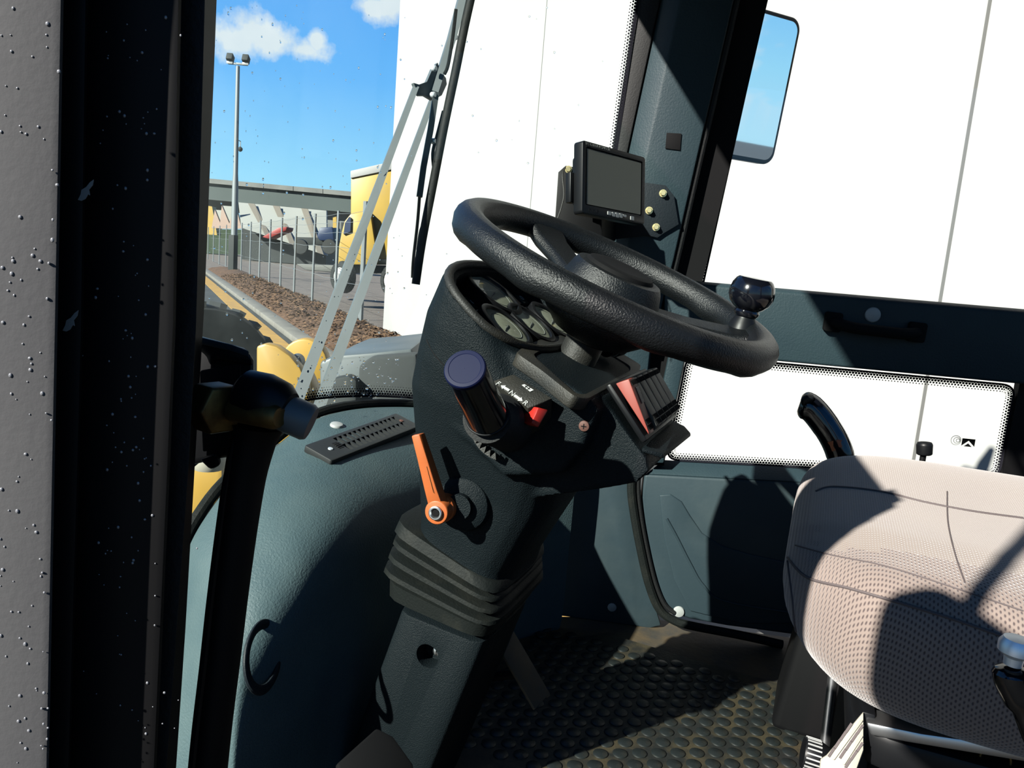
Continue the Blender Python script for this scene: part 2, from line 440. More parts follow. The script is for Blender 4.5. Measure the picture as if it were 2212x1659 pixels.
def ring_solid(rows, back, mat, name, bev=0, parent=None):
    """rows: list of front-edge point lists (same length); back: how far the solid goes outwards"""
    rings = [list(r) + [p + RWO * back for p in reversed(r)] for r in rows]
    return mesh_obj(name, loft(rings), mat, parent, bev=bev)

# right front pillar -------------------------------------------------
ROWY = [-620, 0, 325, 560, 760, 1005]
C_RUB = [1469, 1375, 1322, 1285, 1262, 1255]
C_PL = [1512, 1426, 1356, 1315, 1288, 1270]
C_FOLD = [1556, 1470, 1398, 1352, 1322, 1298]
C_PR = [1720, 1584, 1509, 1455, 1404, 1376]
C_BL = [1803, 1659, 1584, 1529, 1480, 1434]
pil = ring_solid([[rw(C_PL[i], y), rw(C_FOLD[i], y, -.028), rw(C_PR[i], y, -.028), rw(C_PR[i] + 3, y, 0)] for i, y in enumerate(ROWY)], .05, 'trim_blue', 'wall_right_pillar', bev=.004)
struct(pil, 'blue-grey plastic cover of the pillar right of the windscreen')
rub = ring_solid([[rw(C_RUB[i], y, .0), rw(C_PL[i], y, -.008)] for i, y in enumerate(ROWY)], .03, 'rubber', 'trim_1', bev=.003)
struct(rub, 'black rubber edge between windscreen and right pillar')
gap = ring_solid([[rw(C_PR[i] + 3, y, .008), rw(C_BL[i], y, .008)] for i, y in enumerate(ROWY)], .04, 'black_matte', 'trim_2')
struct(gap, 'black recess between right pillar and side window')
# ribbed seal along the pillar's rear edge
def seal(path, r, mat, name, label, flat=1.0):
    o = mesh_obj(name, tube(spline(path, 40), r, 10, flat=flat), mat); return struct(o, label)
seal([rw(C_PR[i] + 6, y, -.012) for i, y in enumerate(ROWY[:5])], .008, 'rubber', 'trim_3', 'thin black seal down the rear edge of the right pillar')
# window-frame strip left of the lower pane, lit blue
fs = ring_solid([[rw(a, y, -.016), rw(b, y, -.016), rw(b + 2, y, .03)] for y, a, b in ((700, 1462, 1497), (770, 1445, 1480), (880, 1422, 1457), (1000, 1393, 1433))], .03, 'trim_blue', 'trim_4', bev=.004)
struct(fs, 'blue-grey window frame strip left of the lower side pane')

# kick panel ahead of the lower right panel ---------------------------
kick = [(1255, 985), (1300, 1000), (1376, 1003), (1370, 1060), (1376, 1130), (1392, 1215), (1410, 1290), (1428, 1352), (1405, 1358)]
kp = [rw(x, y, .004) for x, y in kick]
kz = [rwz(kp[-1].y + .03, .0), rwz(.72, 0.0), rwz(.72, .45)]
o = mesh_obj('wall_right_kick_panel', prism(kp + [V((p.x, p.y, p.z)) for p in kz], RWO * .03), 'panel_blue', bev=.004)
struct(o, 'weathered blue-grey kick panel below the right pillar')

# lower right panel, sill, beam ---------------------------------------
def line_z(a, b, y):        # z at world y on a wall line through two points
    t = (y - a.y) / (b.y - a.y); return a.z + (b.z - a.z) * t
sA, sB = rw(1395, 1023), rw(1775, 1043)
yr = -.90
top_rear = rwz(yr, min(.52, line_z(sA, sB, yr)))
edge = [(1392, 1024), (1385, 1075), (1390, 1130), (1405, 1210), (1428, 1290), (1452, 1325), (1490, 1338)]
lp = [rw(x, y) for x, y in edge]
low = lp + [rwz(lp[-1].y - .08, .03), rwz(yr, .03), top_rear]
pan = mesh_obj('wall_right_panel', prism(low, RWO * .05), 'panel_blue', bev=.007, seg=3)
struct(pan, 'weathered blue-grey lower right side panel beside the seat')
oA, oB = rw(1434, 992, .036), rw(1786, 1012, .036)
rear_o = rwz(yr, line_z(oA, oB, yr), .036)
sill = loft([[sA + V((0, 0, .0)), oA, oA - V((0, 0, .03)), sA - V((0, 0, .012)) + RWO * .01], [top_rear, rear_o, rear_o - V((0, 0, .03)), top_rear - V((0, 0, .012)) + RWO * .01]])
mesh_obj('window_sill', sill, 'trim_blue', pan, bev=.003)
emb = [(1424, 1068), (1448, 1066), (1472, 1082), (1490, 1112), (1516, 1150), (1560, 1178), (1620, 1196), (1770, 1228), (1775, 1345), (1600, 1345), (1490, 1318), (1455, 1250), (1434, 1160)]
mesh_obj('pressed_pocket', prism([rw(x, y, .002) for x, y in emb], -RWO * .006), 'panel_blue', pan, bev=.005, seg=3)
emb2 = [(1440, 1120), (1462, 1160), (1490, 1215), (1520, 1265), (1570, 1300), (1760, 1330)]
mesh_obj('pressed_ridge', tube(spline([rw(x, y, -.005) for x, y in emb2], 24), .0028, 8), 'panel_blue', pan)
seal([rw(x, y, -.006) for x, y in ((1372, 985), (1364, 1050), (1371, 1115), (1386, 1195), (1402, 1262), (1424, 1315), (1455, 1340), (1495, 1352), (1600, 1372), (1690, 1392))], .010, 'rubber_dusty', 'trim_5', 'dusty black rubber seal curving below the lower right panel')
seal([rw(x, y, -.002) for x, y in ((1384, 985), (1378, 1050), (1384, 1115), (1399, 1195), (1416, 1262), (1436, 1306), (1458, 1324))], .006, 'rubber', 'trim_6', 'thin inner black seal beside the lower right panel')
seal([rw(x, y, -.01) for x, y in ((1430, 560), (1412, 690), (1396, 770), (1381, 860), (1374, 985))], .007, 'rubber_dusty', 'trim_7', 'dusty ribbed seal beside the lower half of the right pillar')

def beam_pts(px):
    return rw(px, 616 + .086 * (px - 1531), -.034), rw(px, 762 + .094 * (px - 1485), -.034)
t0, b0 = beam_pts(1436); t1, b1 = beam_pts(2212)
def ext(a, b, y): return a + (b - a) * ((y - a.y) / (b.y - a.y))
st = [(t0, b0), (t1, b1), (ext(t0, t1, yr), ext(b0, b1, yr))]
rings = [[t, b, b + RWO * .03 + V((0, 0, .0)), b + RWO * .07, t + RWO * .07, t + RWO * .02 + V((0, 0, .006))] for t, b in st]
bm_o = mesh_obj('trim_8', loft(rings), 'trim_blue', bev=.006, seg=3)
struct(bm_o, 'thick blue-grey padded rail across the right side window')

# side panes ------------------------------------------------------------
def round_poly(pts, r, n=6):
    out = []; k = len(pts)
    for i in range(k):
        p = pts[i]; a = (pts[i - 1] - p); b = (pts[(i + 1) % k] - p)
        rr = min(r, a.length * .4, b.length * .4); a = p + a.normalized() * rr; b = p + b.normalized() * rr
        for j in range(n + 1):
            t = j / n; out.append(a * (1 - t) ** 2 + p * (2 * t * (1 - t)) + b * t * t)
    return out
def frit_band(name, path, nrm, width, parent, closed=True, outer=0.0):
    # band of printed dots: v = 0 on the outside edge
    n = len(path); vs, uv, fs = [], [], []; L = 0
    for i in range(n + (1 if closed else 0)):
        p = path[i % n]; d = (path[(i + 1) % n] - path[i - 1]) if closed or 0 < i < n - 1 else (path[min(i + 1, n - 1)] - path[max(i - 1, 0)])
        s = nrm.cross(d).normalized()
        if i: L += (path[i % n] - path[(i - 1) % n]).length
        vs += [p - s * outer, p + s * width]; uv += [(L, 0), (L, width)]
        if i: fs.append((2 * i - 2, 2 * i - 1, 2 * i + 1, 2 * i))
    return mesh_obj(name, (vs, fs), 'frit', parent, smooth=0, uv=uv)
cA, cB = t0 - RWO * .034 * 0, t1
up0 = [rw(1659, 0, .03), rw(1529, 605, .03)]
dirp = (up0[0] - up0[1]); ptop = up0[1] + dirp * ((1.585 - up0[1].z) / dirp.z)
bt = rwz(up0[1].y, up0[1].z - .02, .03)
upane = [ptop, bt, rwz(yr + .02, ext(t0, t1, yr).z - .01, .03), rwz(yr + .02, 1.585, .03)]
w2 = mesh_obj('window_2', prism(upane, RWO * .005), 'glass', smooth=0); struct(w2, 'upper right side window pane above the padded rail')
frit_band('frit_dots', [ptop - RWO * .0015, bt - RWO * .0015], RWO, .022, w2, closed=False)
lpn = [rw(1483, 764, .03), rw(1436, 994, .03), None, None]
yR = rw(2200, 860, .03).y
za = rw(2212, 832, .03); zb = rwz(yR, line_z(oA, oB, yR), .03)
lpn[2] = V((zb.x, zb.y, zb.z)); lpn[3] = V((zb.x, zb.y, line_z(lpn[0], za, yR)))
lpr = round_poly(lpn, .03)
w3 = mesh_obj('window_3', prism(lpr, RWO * .005), 'glass', smooth=0); struct(w3, 'lower right side window pane behind the seat')
frit_band('frit_dots', [p - RWO * .0015 for p in lpr], -RWO, -.020 if False else .020, w3)
mesh_obj('window_frame', prism([rwz(yR, .40, .02), rwz(yR - .09, .40, .02), rwz(yR - .09, .72, .02), rwz(yR, .72, .02)], RWO * .02), 'black_paint', w3)
# maker's marks etched on the lower pane
mk = rw(2065, 951, .028); mu = RWT; mv = V((0, 0, 1))
for k, rr in enumerate((.010, .0065, .0035)):
    mesh_obj('glass_mark', torus(mk + mu * (.0 + k * .002), RWO, rr, .0006, 24, 6), 'seam', w3)
mk2 = rw(2092, 956, .028)
sq = [(-.013, -.008), (-.013, .008), (.013, .008), (.013, -.008), (.0, .004)]
mesh_obj('glass_mark', prism(on(mk2, mu, mv, sq), RWO * .0008), 'black_matte', w3, smooth=0)
mesh_obj('glass_mark', prism(on(mk2, mu, mv, [(-.008, -.009), (0, -.002), (.008, -.009)]), RWO * .0008), 'black_matte', w3, smooth=0)

# ------------------------------------------------------------------ windscreen
vs, fs = [], []
ZS = [-.02, .5, 1.05, 1.6]
for off in (0, .006):
    for z in ZS:
        for i in range(49): vs.append(wsp(i, z, off))
for o_ in (0, 196):
    for r_ in range(3):
        for i in range(48): fs.append((o_ + r_ * 49 + i, o_ + r_ * 49 + i + 1, o_ + (r_ + 1) * 49 + i + 1, o_ + (r_ + 1) * 49 + i))
w4 = mesh_obj('window_4', (vs, fs), 'windscreen', smooth=60); struct(w4, 'curved windscreen glass with rain drops')
TPTS = [(-.31, .765, .02), (-.25, .785, .15), (-.195, .795, .26), (-.159, .80, .358), (-.107, .805, .41), (-.05, .81, .44), (.023, .815, .465), (.16, .815, .503), (.34, .785, .50), (.52, .65, .48), (.64, .48, .46)]
IPTS = [(-.295, .60, .02), (-.288, .60, .16), (-.275, .60, .262), (-.236, .60, .31), (-.185, .60, .35), (-.129, .60, .383), (-.043, .60, .405), (.102, .60, .405), (.32, .58, .40), (.48, .54, .39), (.60, .46, .38)]
def trim_z(x):
    for a, b in zip(TPTS, TPTS[1:]):
        if a[0] <= x <= b[0]: return a[2] + (b[2] - a[2]) * (x - a[0]) / (b[0] - a[0])
    return TPTS[0][2] if x < 0 else TPTS[-1][2]
vs, uv, fs, L = [], [], [], 0
TF = spline([V((a[0] - .01, a[1] + .035, a[2] + .012)) for a in TPTS], 90)
for i, p in enumerate(TF):
    q = min(range(49), key=lambda k: (WSC[k].x - p.x) ** 2)
    pp = wsp(q, p.z, 0); u = (p.x - WSC[q].x)
    k2 = min(48, q + 1) if u > 0 else max(0, q - 1)
    f = abs(u) / max(1e-6, abs(WSC[k2].x - WSC[q].x)); p = V((p.x, wsp(q, p.z, -.0015).y * (1 - f) + wsp(k2, p.z, -.0015).y * f, p.z)); TF[i] = p
for i, p in enumerate(TF):
    d = (TF[min(i + 1, 89)] - TF[max(i - 1, 0)]).normalized(); upv_ = V((-d.z, 0, d.x)).normalized()
    if upv_.z < 0: upv_ = -upv_
    if i: L += (p - TF[i - 1]).length
    for v in (0, .024): vs.append(p + upv_ * v); uv.append((L, v))
    if i: fs.append((2 * i - 2, 2 * i, 2 * i + 1, 2 * i - 1))
mesh_obj('frit_dots', (vs, fs), 'frit', w4, smooth=0, uv=uv)
vs, uv, fs = [], [], []
for k in range(21):
    z = .5 + k * .055
    for j, v in enumerate((0, .022)):
        d = (WSC[47] - WSC[48]).normalized(); p = wsp(48, z, -.001); vs.append(p + d * v); uv.append((z, v))
    if k: fs.append((2 * k - 2, 2 * k, 2 * k + 1, 2 * k - 1))
mesh_obj('frit_dots', (vs, fs), 'frit', w4, smooth=0, uv=uv)
# rain drops on the outside of the glass
def drops(name, places, parent, seed, mat='water_drop'):
    rnd = random.Random(seed); g = []
    for p, nrm, r in places:
        a, b, d = frame(nrm); st_ = rnd.uniform(.85, 1.3); prof = [(1.0, 0), (.92, .3), (.62, .55), (.0, .68)]
        ring = []
        for rr, h in prof[:3]: ring.append([p + (a * cos(2 * pi * j / 8) + b * sin(2 * pi * j / 8) * st_) * (r * rr) + d * (h * r) for j in range(8)])
        vv, ff = loft(ring, cap=False); vv.append(p + d * (.68 * r)); ff += [(16 + j, 16 + (j + 1) % 8, 24) for j in range(8)]
        vv.append(p); ff += [((j + 1) % 8, j, 25) for j in range(8)]
        g.append((vv, ff))
    o = mesh_obj(name, join(*g), mat, parent, smooth=60); o['kind'] = 'stuff'; return o
rnd = random.Random(3); pl = []
for k in range(330):
    px = rnd.uniform(440, 1340); py = rnd.uniform(10, 860)
    if px < 870 and rnd.random() < .0: continue
    if px > 880 and rnd.random() < .6: continue
    p = ws(px, py, .0062); i = min(range(49), key=lambda q: (WSC[q].x - p.x) ** 2 + (WSC[q].y - p.y) ** 2)
    if (V((p.x, p.y, 0)) - WSC[i]).length > .03: continue
    pl.append((p, WSNRM[i], rnd.choice((.0009, .0012, .0015, .0022))))
for k in range(150):
    p = ws(rnd.uniform(640, 860), rnd.uniform(770, 880), .0062); i = min(range(49), key=lambda q: (WSC[q].x - p.x) ** 2 + (WSC[q].y - p.y) ** 2)
    pl.append((p, WSNRM[i], rnd.choice((.0010, .0014, .002, .0026))))
drops('rain_drops', pl, w4, 5)

# ------------------------------------------------------------------ dash cowl
TRIM = spline(TPTS, 81); INNER = spline(IPTS, 81)
SEC = [(-.05, -.03), (0, 0), (.06, .005), (.2, .016), (.4, .026), (.6, .028), (.78, .022), (.90, .012), (1.0, -.006), (1.05, -.04), (1.06, -.10), (1.06, -.25), (1.06, -.50)]
TN = []
for i in range(81):
    d = TRIM[min(i + 1, 80)] - TRIM[max(i - 1, 0)]; TN.append(V((d.y, -d.x, 0)).normalized())
def cowl_pt(i, s):
    a, z = SEC[s]; p = TRIM[i] + (INNER[i] - TRIM[i]) * a + V((0, 0, z)); p.z = max(.001, p.z); return p
rows = [[cowl_pt(i, s) for i in range(81)] for s in range(len(SEC))]
cg = loft(rows, closed=False, cap=False)
cowl = mesh_obj('wall_front_cowl', cg, 'cowl_blue', smooth=50)
sm = cowl.modifiers.new('s', 'SUBSURF'); sm.levels = 1; sm.render_levels = 1
so_ = cowl.modifiers.new('t', 'SOLIDIFY'); so_.thickness = .012; so_.offset = -1
bake(cowl); struct(cowl, 'curved blue-grey dash cowl under the windscreen')
seal([p + V((0, 0, .004)) - TN[i] * .006 for i, p in enumerate(TRIM)], .009, 'rubber_dusty', 'trim_9', 'dusty ribbed trim along the bottom of the windscreen')
# =================================================================== STEERING CONSOLE
WC = V((0, .254, .789)); TILT = radians(21.6)
SAX = V((0, -sin(TILT), cos(TILT)))                     # steering axis, up
SV = V((0, cos(TILT), sin(TILT)))                       # forward-up in the wheel plane
SX = V((1, 0, 0))
GB = radians(35); GN = V((0, -sin(GB), cos(GB))); GV = V((0, cos(GB), sin(GB))); G0 = V((0, .368, .724))
con = thing('steering_console', 'black textured steering console with gauges, switches and bellows on the cab floor', 'console', (0, .45, 0))

def dshape(c, w, vlo, vhi, n=40, pw=2.6):
    """hood outline in the gauge plane"""
    out = []
    for i in range(n):
        t = 2 * pi * i / n; x = cos(t); y = sin(t)
        k = (abs(x) ** pw + abs(y) ** pw) ** (-1 / pw); x *= k; y *= k
        v = (vlo + vhi) / 2 + y * (vhi - vlo) / 2
        out.append(c + SX * (x * w) + GV * v)
    return out
def sect(yf, zf, yr_, zr, w, n=40, pw=4, xc=0.0):
    """console section between a front and a rear point of the side profile"""
    c = V((xc, (yf + yr_) / 2, (zf + zr) / 2)); e = V((0, yf - yr_, zf - zr)) / 2; out = []
    for i in range(n):
        t = 2 * pi * i / n; x = cos(t); y = sin(t); k = (abs(x) ** pw + abs(y) ** pw) ** (-1 / pw)
        out.append(c + SX * (x * k * w) + e * (y * k))
    return out
rimc = G0 + GN * .002
ra = dshape(rimc, .158, -.058, .108)
for i, p in enumerate(ra):
    v = (p - rimc).dot(GV)
    ra[i] = p + GN * (.010 * max(0, v / .108))
hood = loft([ra, sect(.470, .742, .30, .662, .158, pw=3), sect(.480, .690, .275, .635, .155, pw=3.4), sect(.487, .645, .262, .60, .147),
             sect(.486, .59, .275, .55, .130), sect(.482, .53, .292, .49, .112), sect(.476, .455, .34, .395, .098), sect(.478, .43, .342, .37, .096)])
tray_top = [(.375, .714), (.300, .688), (.236, .659), (.222, .647), (.236, .60), (.26, .565), (.33, .55), (.40, .60)]
trayb = prism([V((-.140, y, z)) for y, z in tray_top], (.282, 0, 0))
swp = [(.30, .668), (.229, .656), (.190, .612), (.170, .592), (.166, .578), (.178, .562), (.215, .548), (.30, .52)]
swb = prism([V((-.104, y, z)) for y, z in swp], (.21, 0, 0))
def voxel_union(name, gs, vox, smooth_it, mat, parent, label=None):
    o = mesh_obj(name, join(*gs), mat, parent)
    m = o.modifiers.new('r', 'REMESH'); m.mode = 'VOXEL'; m.voxel_size = vox
    s = o.modifiers.new('s', 'SMOOTH'); s.iterations = smooth_it; s.factor = .5
    bake(o); return o
body = voxel_union('console_body', [hood, trayb, swb], .0038, 5, 'console', con)

# gauge well and tray recesses cut into it
cav = loft([[p * .0 + rimc + (q - rimc) * (.91 if z > 0 else .86) + GN * z for q in [pp for pp in dshape(rimc, .158, -.053, .104)]] for z, p in ((.06, V()), (-.034, V()))])
c1_ = mesh_obj('cutter', cav, 'console')
tn = V((0, -.39, .92)).normalized(); tvv = V((0, .92, .39)); tc0 = V((0.012, .298, .6805))
trp = round_poly([tc0 + SX * x + tvv * y for x, y in ((-.118, -.052), (.112, -.052), (.104, .035), (.060, .040), (.045, .004), (-.045, .004), (-.065, .036), (-.105, .036))], .018, 4)
c2_ = mesh_obj('cutter', prism([p - tn * .012 for p in trp], tn * .06), 'console')
c3_ = mesh_obj('cutter', box(V((-.12, .365, .642)), (.07, .085, .05), (SX, V((0, .9, .43)).normalized(), V((0, -.43, .9)).normalized())), 'console')
cut(body, [c1_]); bpy.data.objects.remove(c2_, do_unlink=True)
bpy.data.objects.remove(c3_, do_unlink=True)
TPX = [(1112, 766), (1128, 752), (1160, 738), (1230, 722), (1300, 742), (1384, 792), (1380, 804), (1268, 866), (1240, 862), (1165, 802)]
tpl = round_poly([at(x, y, tn, tc0 + tn * .004) for x, y in TPX], .010, 4)
tray = mesh_obj('tray', prism([p + tn * .003 for p in tpl], -tn * .016), 'console_worn', con, bev=.002)
RPX = [(1152, 764), (1178, 750), (1200, 762), (1262, 796), (1304, 792), (1340, 772), (1300, 750), (1360, 786), (1366, 799), (1264, 850), (1240, 846)]
RPX = [(1150, 766), (1180, 750), (1290, 748), (1362, 790), (1362, 800), (1264, 852), (1244, 850)]
rpl = round_poly([at(x, y, tn, tc0 + tn * .007) for x, y in RPX], .012, 4)
ctr_ = mesh_obj('cutter', prism([p + tn * .01 for p in rpl], -tn * .020), 'console'); cut(tray, [ctr_])
mesh_obj('post_surround', lathe([(.046, -.012), (.046, .002), (.043, .005), (.036, .005), (.034, .0), (.034, -.012)], WC - SAX * .118 + tn * -.012, tn, 40, cap=False), 'console_worn', con)
# instrument board at the bottom of the well
ib = dshape(G0 - GN * .032, .140, -.045, .085)
board = mesh_obj('instrument_board', prism(ib, -GN * .006), 'black_plastic', con)
def gauge(uv, py, r, h=.026, lift=-.022):
    c = G0 + SX * uv[0] + GV * uv[1] + GN * lift
    g = mesh_obj('gauge', lathe([(r * 1.12, 0), (r * 1.12, h * .55), (r * 1.05, h * .6), (r * 1.05, h), (r * .98, h + .0012), (r * .88, h + .0006), (r * .84, h - .002)], c, GN, 40, cap=False), 'black_plastic', con)
    mesh_obj('dial', lathe([(r * .86, h - .0030), (r * .80, h - .0026), (0.001, h - .0024)], c, GN, 40, cap=False), 'dial', g)
    mesh_obj('gauge_glass', lathe([(r * .86, h - .0005), (0.0005, h - .0004)], c, GN, 40, cap=False), 'lens', g)
    a = radians(200); d = SX * cos(a) + GV * sin(a)
    mesh_obj('needle', prism([c + GN * (h - .0022) + d * r * .6, c + GN * (h - .0022) - d * r * .12 + GV.cross(GN) * .001, c + GN * (h - .0022) + SX * .001 - GV * .002], GN * .0006), 'seam', g)
    mesh_obj('dial_ring', torus(c + GN * (h - .0024), GN, r * .62, .0004, 32, 4), 'seam', g)
gauge((-.014, .058), .0, .044)
for gx in (-.083, .0, .083): gauge((gx, -.004), 0, .0375)
# warning light tiles left and right of the big gauge
def tile(px, py, du, dv, mat, sym):
    c = at(px, py, GN, GN.dot(G0) - .016)
    t_ = mesh_obj('warning_light', box(c, (du, dv, .006), (SX, GV, GN)), mat, con, bev=.0008)
    if sym == 'o':
        mesh_obj('light_symbol', torus(c + GN * .0034, GN, .004, .0005, 16, 5), 'white_mark', t_)
    else:
        mesh_obj('light_symbol', join(box(c + GN * .0034, (.009, .0008, .0006), (SX, GV, GN)), box(c + GN * .0034, (.0008, .008, .0006), (SX, GV, GN)), box(c + GN * .0034 + GV * .003, (.007, .0008, .0006), (SX, GV, GN))), 'red_worn', t_)
tile(1018, 656, .022, .022, 'dark_green_print', 'o'); tile(1035, 653, .018, .022, 'dark_red_print', 'x')
tile(1108, 649, .018, .022, 'dark_red_print', 'x'); tile(1124, 647, .020, .022, 'dark_green_print', 'o')
mesh_obj('warning_light_shelf', prism([at(x, y, GN, GN.dot(G0) - .026) for x, y in ((1012, 668), (1052, 660), (1058, 672), (1020, 681))], GN * .006), 'black_plastic', con, bev=.001)
mesh_obj('warning_light_shelf', prism([at(x, y, GN, GN.dot(G0) - .026) for x, y in ((1098, 658), (1136, 652), (1146, 661), (1106, 668))], GN * .006), 'black_plastic', con, bev=.001)
rim_path = [rimc + (q - rimc) * .955 + GN * .0015 for q in ra]
mesh_obj('hood_lip', tube(rim_path + rim_path[:2], .0058, 10, cap=False), 'console_worn', con, smooth=60)
# parting line of the hood: a fine dark bead following the left side
def on_body(px, py, lift=.0006):
    d = ray(px, py).normalized(); hit, loc, nrm, _ = body.ray_cast(EYE, d)
    return (loc + nrm * lift, nrm) if hit else (at(px, py, 'x', -.14), V((-1, 0, 0)))
mesh_obj('parting_line', tube([on_body(x, y, -.0002)[0] for x, y in ((917, 715), (922, 735), (930, 752), (940, 768), (952, 782), (962, 792))], .0009, 6), 'black_matte', con)
# steering post
pb = WC - SAX * .155
post = mesh_obj('steering_post', lathe([(.0255, 0), (.0255, .066), (.0245, .068), (.0245, .074), (.0235, .076)], pb + SAX * .005, SAX, 36), 'console_worn', con)
mesh_obj('chrome_collar', lathe([(.0225, .07), (.0225, .086), (.020, .090), (.020, .104), (.018, .108)], pb + SAX * .005, SAX, 36), 'chrome', con)
mesh_obj('post_boot', lathe([(.019, .0), (.030, .003), (.036, .012), (.034, .022), (.044, .028), (.050, .040)], pb + SAX * .098, SAX, 32), 'rubber', con)
# multi-function stalk knob behind the post
kb = at(1318, 748, 'x', .075)
kd = (V((.9, -.35, .12))).normalized()
stalk = mesh_obj('turn_stalk', tube([pb + SAX * .075, kb - kd * .02, kb], [.006, .007, .008], 10), 'black_plastic', con)
mesh_obj('stalk_knob', lathe([(.010, -.012), (.014, -.010), (.014, .006), (.0165, .008), (.0165, .022), (.012, .027), (.004, .028)], kb, kd, 24), 'black_plastic', stalk)
mesh_obj('stalk_ridge', torus(kb + kd * .004, kd, .0146, .001, 24, 6), 'seam', stalk)

# rocker switch bank on the rear of the console ------------------------
def swpt(x, y, z): return V((x, y, z))
s_top = V((0, .226, .664)); s_bot = V((0, .181, .610)); s_dn = (s_bot - s_top).normalized(); s_n = V((0, s_dn.z, -s_dn.y)) * -1
if s_n.y > 0: s_n = -s_n
s_len = (s_bot - s_top).length
fr = mesh_obj('switch_frame', box((s_top + s_bot) / 2 + SX * -.006 + s_n * .004, (.184, s_len + .008, .008), (SX, s_dn, s_n)), 'black_plastic', con, bev=.003)
def rocker(x, w, mats, up):
    mid = (s_top + s_bot) / 2 + SX * x
    pr = [(-s_len / 2, .012), (-s_len / 2 + .004, .012 + up), (0, .021), (s_len / 2 - .004, .030 - up), (s_len / 2, .012)]
    poly = [mid - SX * w / 2 + s_dn * a + s_n * b for a, b in pr]
    r_ = mesh_obj('rocker_switch', prism(poly, SX * w), mats[0], con, bev=.0012)
    for a0 in (-.37, .30, .40):
        for k in range(7):
            xx = -w / 2 + w * (k + .8) / 7.6
            a = s_len * a0; b = .0125 + (up if a0 < 0 else .018 - up) * (1 - abs(abs(a) / (s_len / 2) - .0) * 0.55) + .004
            if a0 < 0: b = .021 + (.012 + up - .021) * (abs(a) / (s_len / 2 - .004))
            else: b = .021 + (.030 - up - .021) * (abs(a) / (s_len / 2 - .004))
            mesh_obj('grip_rib', RIB, mats[1], r_).location = mid + SX * xx + s_dn * a + s_n * b
    if mats[2]:
        c = mid - s_dn * .0 + s_n * .0212
        p_ = [mid + SX * (w * .02) + s_dn * (-s_len * .28) + s_n * (.0212 + (.012 + up - .021) * .6), mid + SX * (w * .48) + s_dn * (-s_len * .28) + s_n * (.0212 + (.012 + up - .021) * .6), mid + SX * (w * .48) + s_n * .0214, mid + SX * (w * .02) + s_n * .0214]
        mesh_obj('clear_lens', prism(p_, s_n * .0008), mats[2], r_, smooth=0)
    return r_
RIBG = box((0, 0, 0), (.0010, .006, .0022), (SX, s_dn, s_n))
class _R: pass
RIB = RIBG
sw_w = .0295
xs = [-.098 + sw_w * (k + .5) for k in range(6)]
rocker(xs[0] + .002, sw_w - .003, ('red_worn', 'black_matte', 'red_clear'), .016)
for k in range(1, 6): rocker(xs[k], sw_w - .002, ('switch_grey', 'black_matte', None), .011)
mesh_obj('switch_lip', prism([V((-.10, .178, .6035)), V((.092, .178, .6035)), V((.094, .162, .598)), V((.07, .150, .5955)), V((-.085, .155, .5965))], V((0, -.001, -.006))), 'console', con, bev=.002)
# front-left screw of the switch pod
p_, n_ = on_body(1262, 920)
scr = mesh_obj('cross_screw', lathe([(.0062, 0), (.0058, .0018), (.003, .0028)], p_, n_, 20), 'copper_screw', con)
a_, b_, _d = frame(n_)
mesh_obj('screw_slot', join(box(p_ + n_ * .0024, (.006, .0012, .0012), (a_, b_, n_)), box(p_ + n_ * .0024, (.0012, .006, .0012), (a_, b_, n_))), 'black_matte', scr, smooth=0)

# gear selector: box, printed plate, bellows, grip ---------------------
q = [at(1062, 822, 'x', -.205), None, None, None]
SBN = V((-.62, -.18, .76)).normalized()                 # plate faces up and to the door
sbc = at(1128, 844, 'x', -.165)
sq4 = [at(x, y, SBN, sbc) for x, y in ((1062, 823), (1109, 807), (1194, 860), (1141, 882))]
selb = mesh_obj('selector_box', prism(sq4, -SBN * .05), 'console_worn', con, bev=.002)
qa = (sq4[3] - sq4[0]).normalized(); qb = SBN.cross(qa)
def mark(px, py): return at(px, py, SBN, sbc + SBN * .0006)
upv = (sq4[1] - sq4[0]).normalized()
text_mesh('letter_f', 'F', .009, mark(1076, 829), qa, upv, 'white_mark', selb)
text_mesh('letter_n', 'N', .009, mark(1106, 850), qa, upv, 'white_mark', selb)
text_mesh('letter_r', 'R', .009, mark(1135, 871), qa, upv, 'white_mark', selb)
def arrow(p0, p1):
    a = mark(*p0); b = mark(*p1); d = (b - a).normalized(); s = SBN.cross(d); L = (b - a).length
    mesh_obj('arrow', prism([a + s * .0016, a + d * L * .62 + s * .0016, a + d * L * .62 + s * .0034, b, a + d * L * .62 - s * .0034, a + d * L * .62 - s * .0016, a - s * .0016], SBN * .0005), 'white_mark', selb, smooth=0)
arrow((1100, 844), (1082, 833)); arrow((1111, 854), (1129, 867))
pc = mark(1140, 838)
icon = [mark(1127, 832), mark(1133, 830.5), mark(1153, 843), mark(1145, 846.5)]
mesh_obj('icon_plate', prism(icon, SBN * .0005), 'white_mark', selb, smooth=0)
pm = sum((v for v in icon), V()) / 4
mesh_obj('icon_print', join(box(pm + SBN * .0007, (.008, .0008, .0005), (qa, qb, SBN)), box(pm + SBN * .0007 + qa * .002, (.0008, .004, .0005), (qa, qb, SBN)), box(pm + SBN * .0007 - qa * .002, (.0008, .004, .0005), (qa, qb, SBN))), 'black_matte', selb, smooth=0)
# red parking switch on the box's rear end
ra0 = at(1166, 905, 'x', -.178)
rq = [at(x, y, V((-.55, -.8, .1)).normalized(), ra0) for x, y in ((1163, 880), (1185, 886), (1163, 924), (1148, 914), (1158, 893))]
mesh_obj('red_switch', prism(rq, V((.55, .8, -.1)).normalized() * .022), 'red', con, bev=.0015)
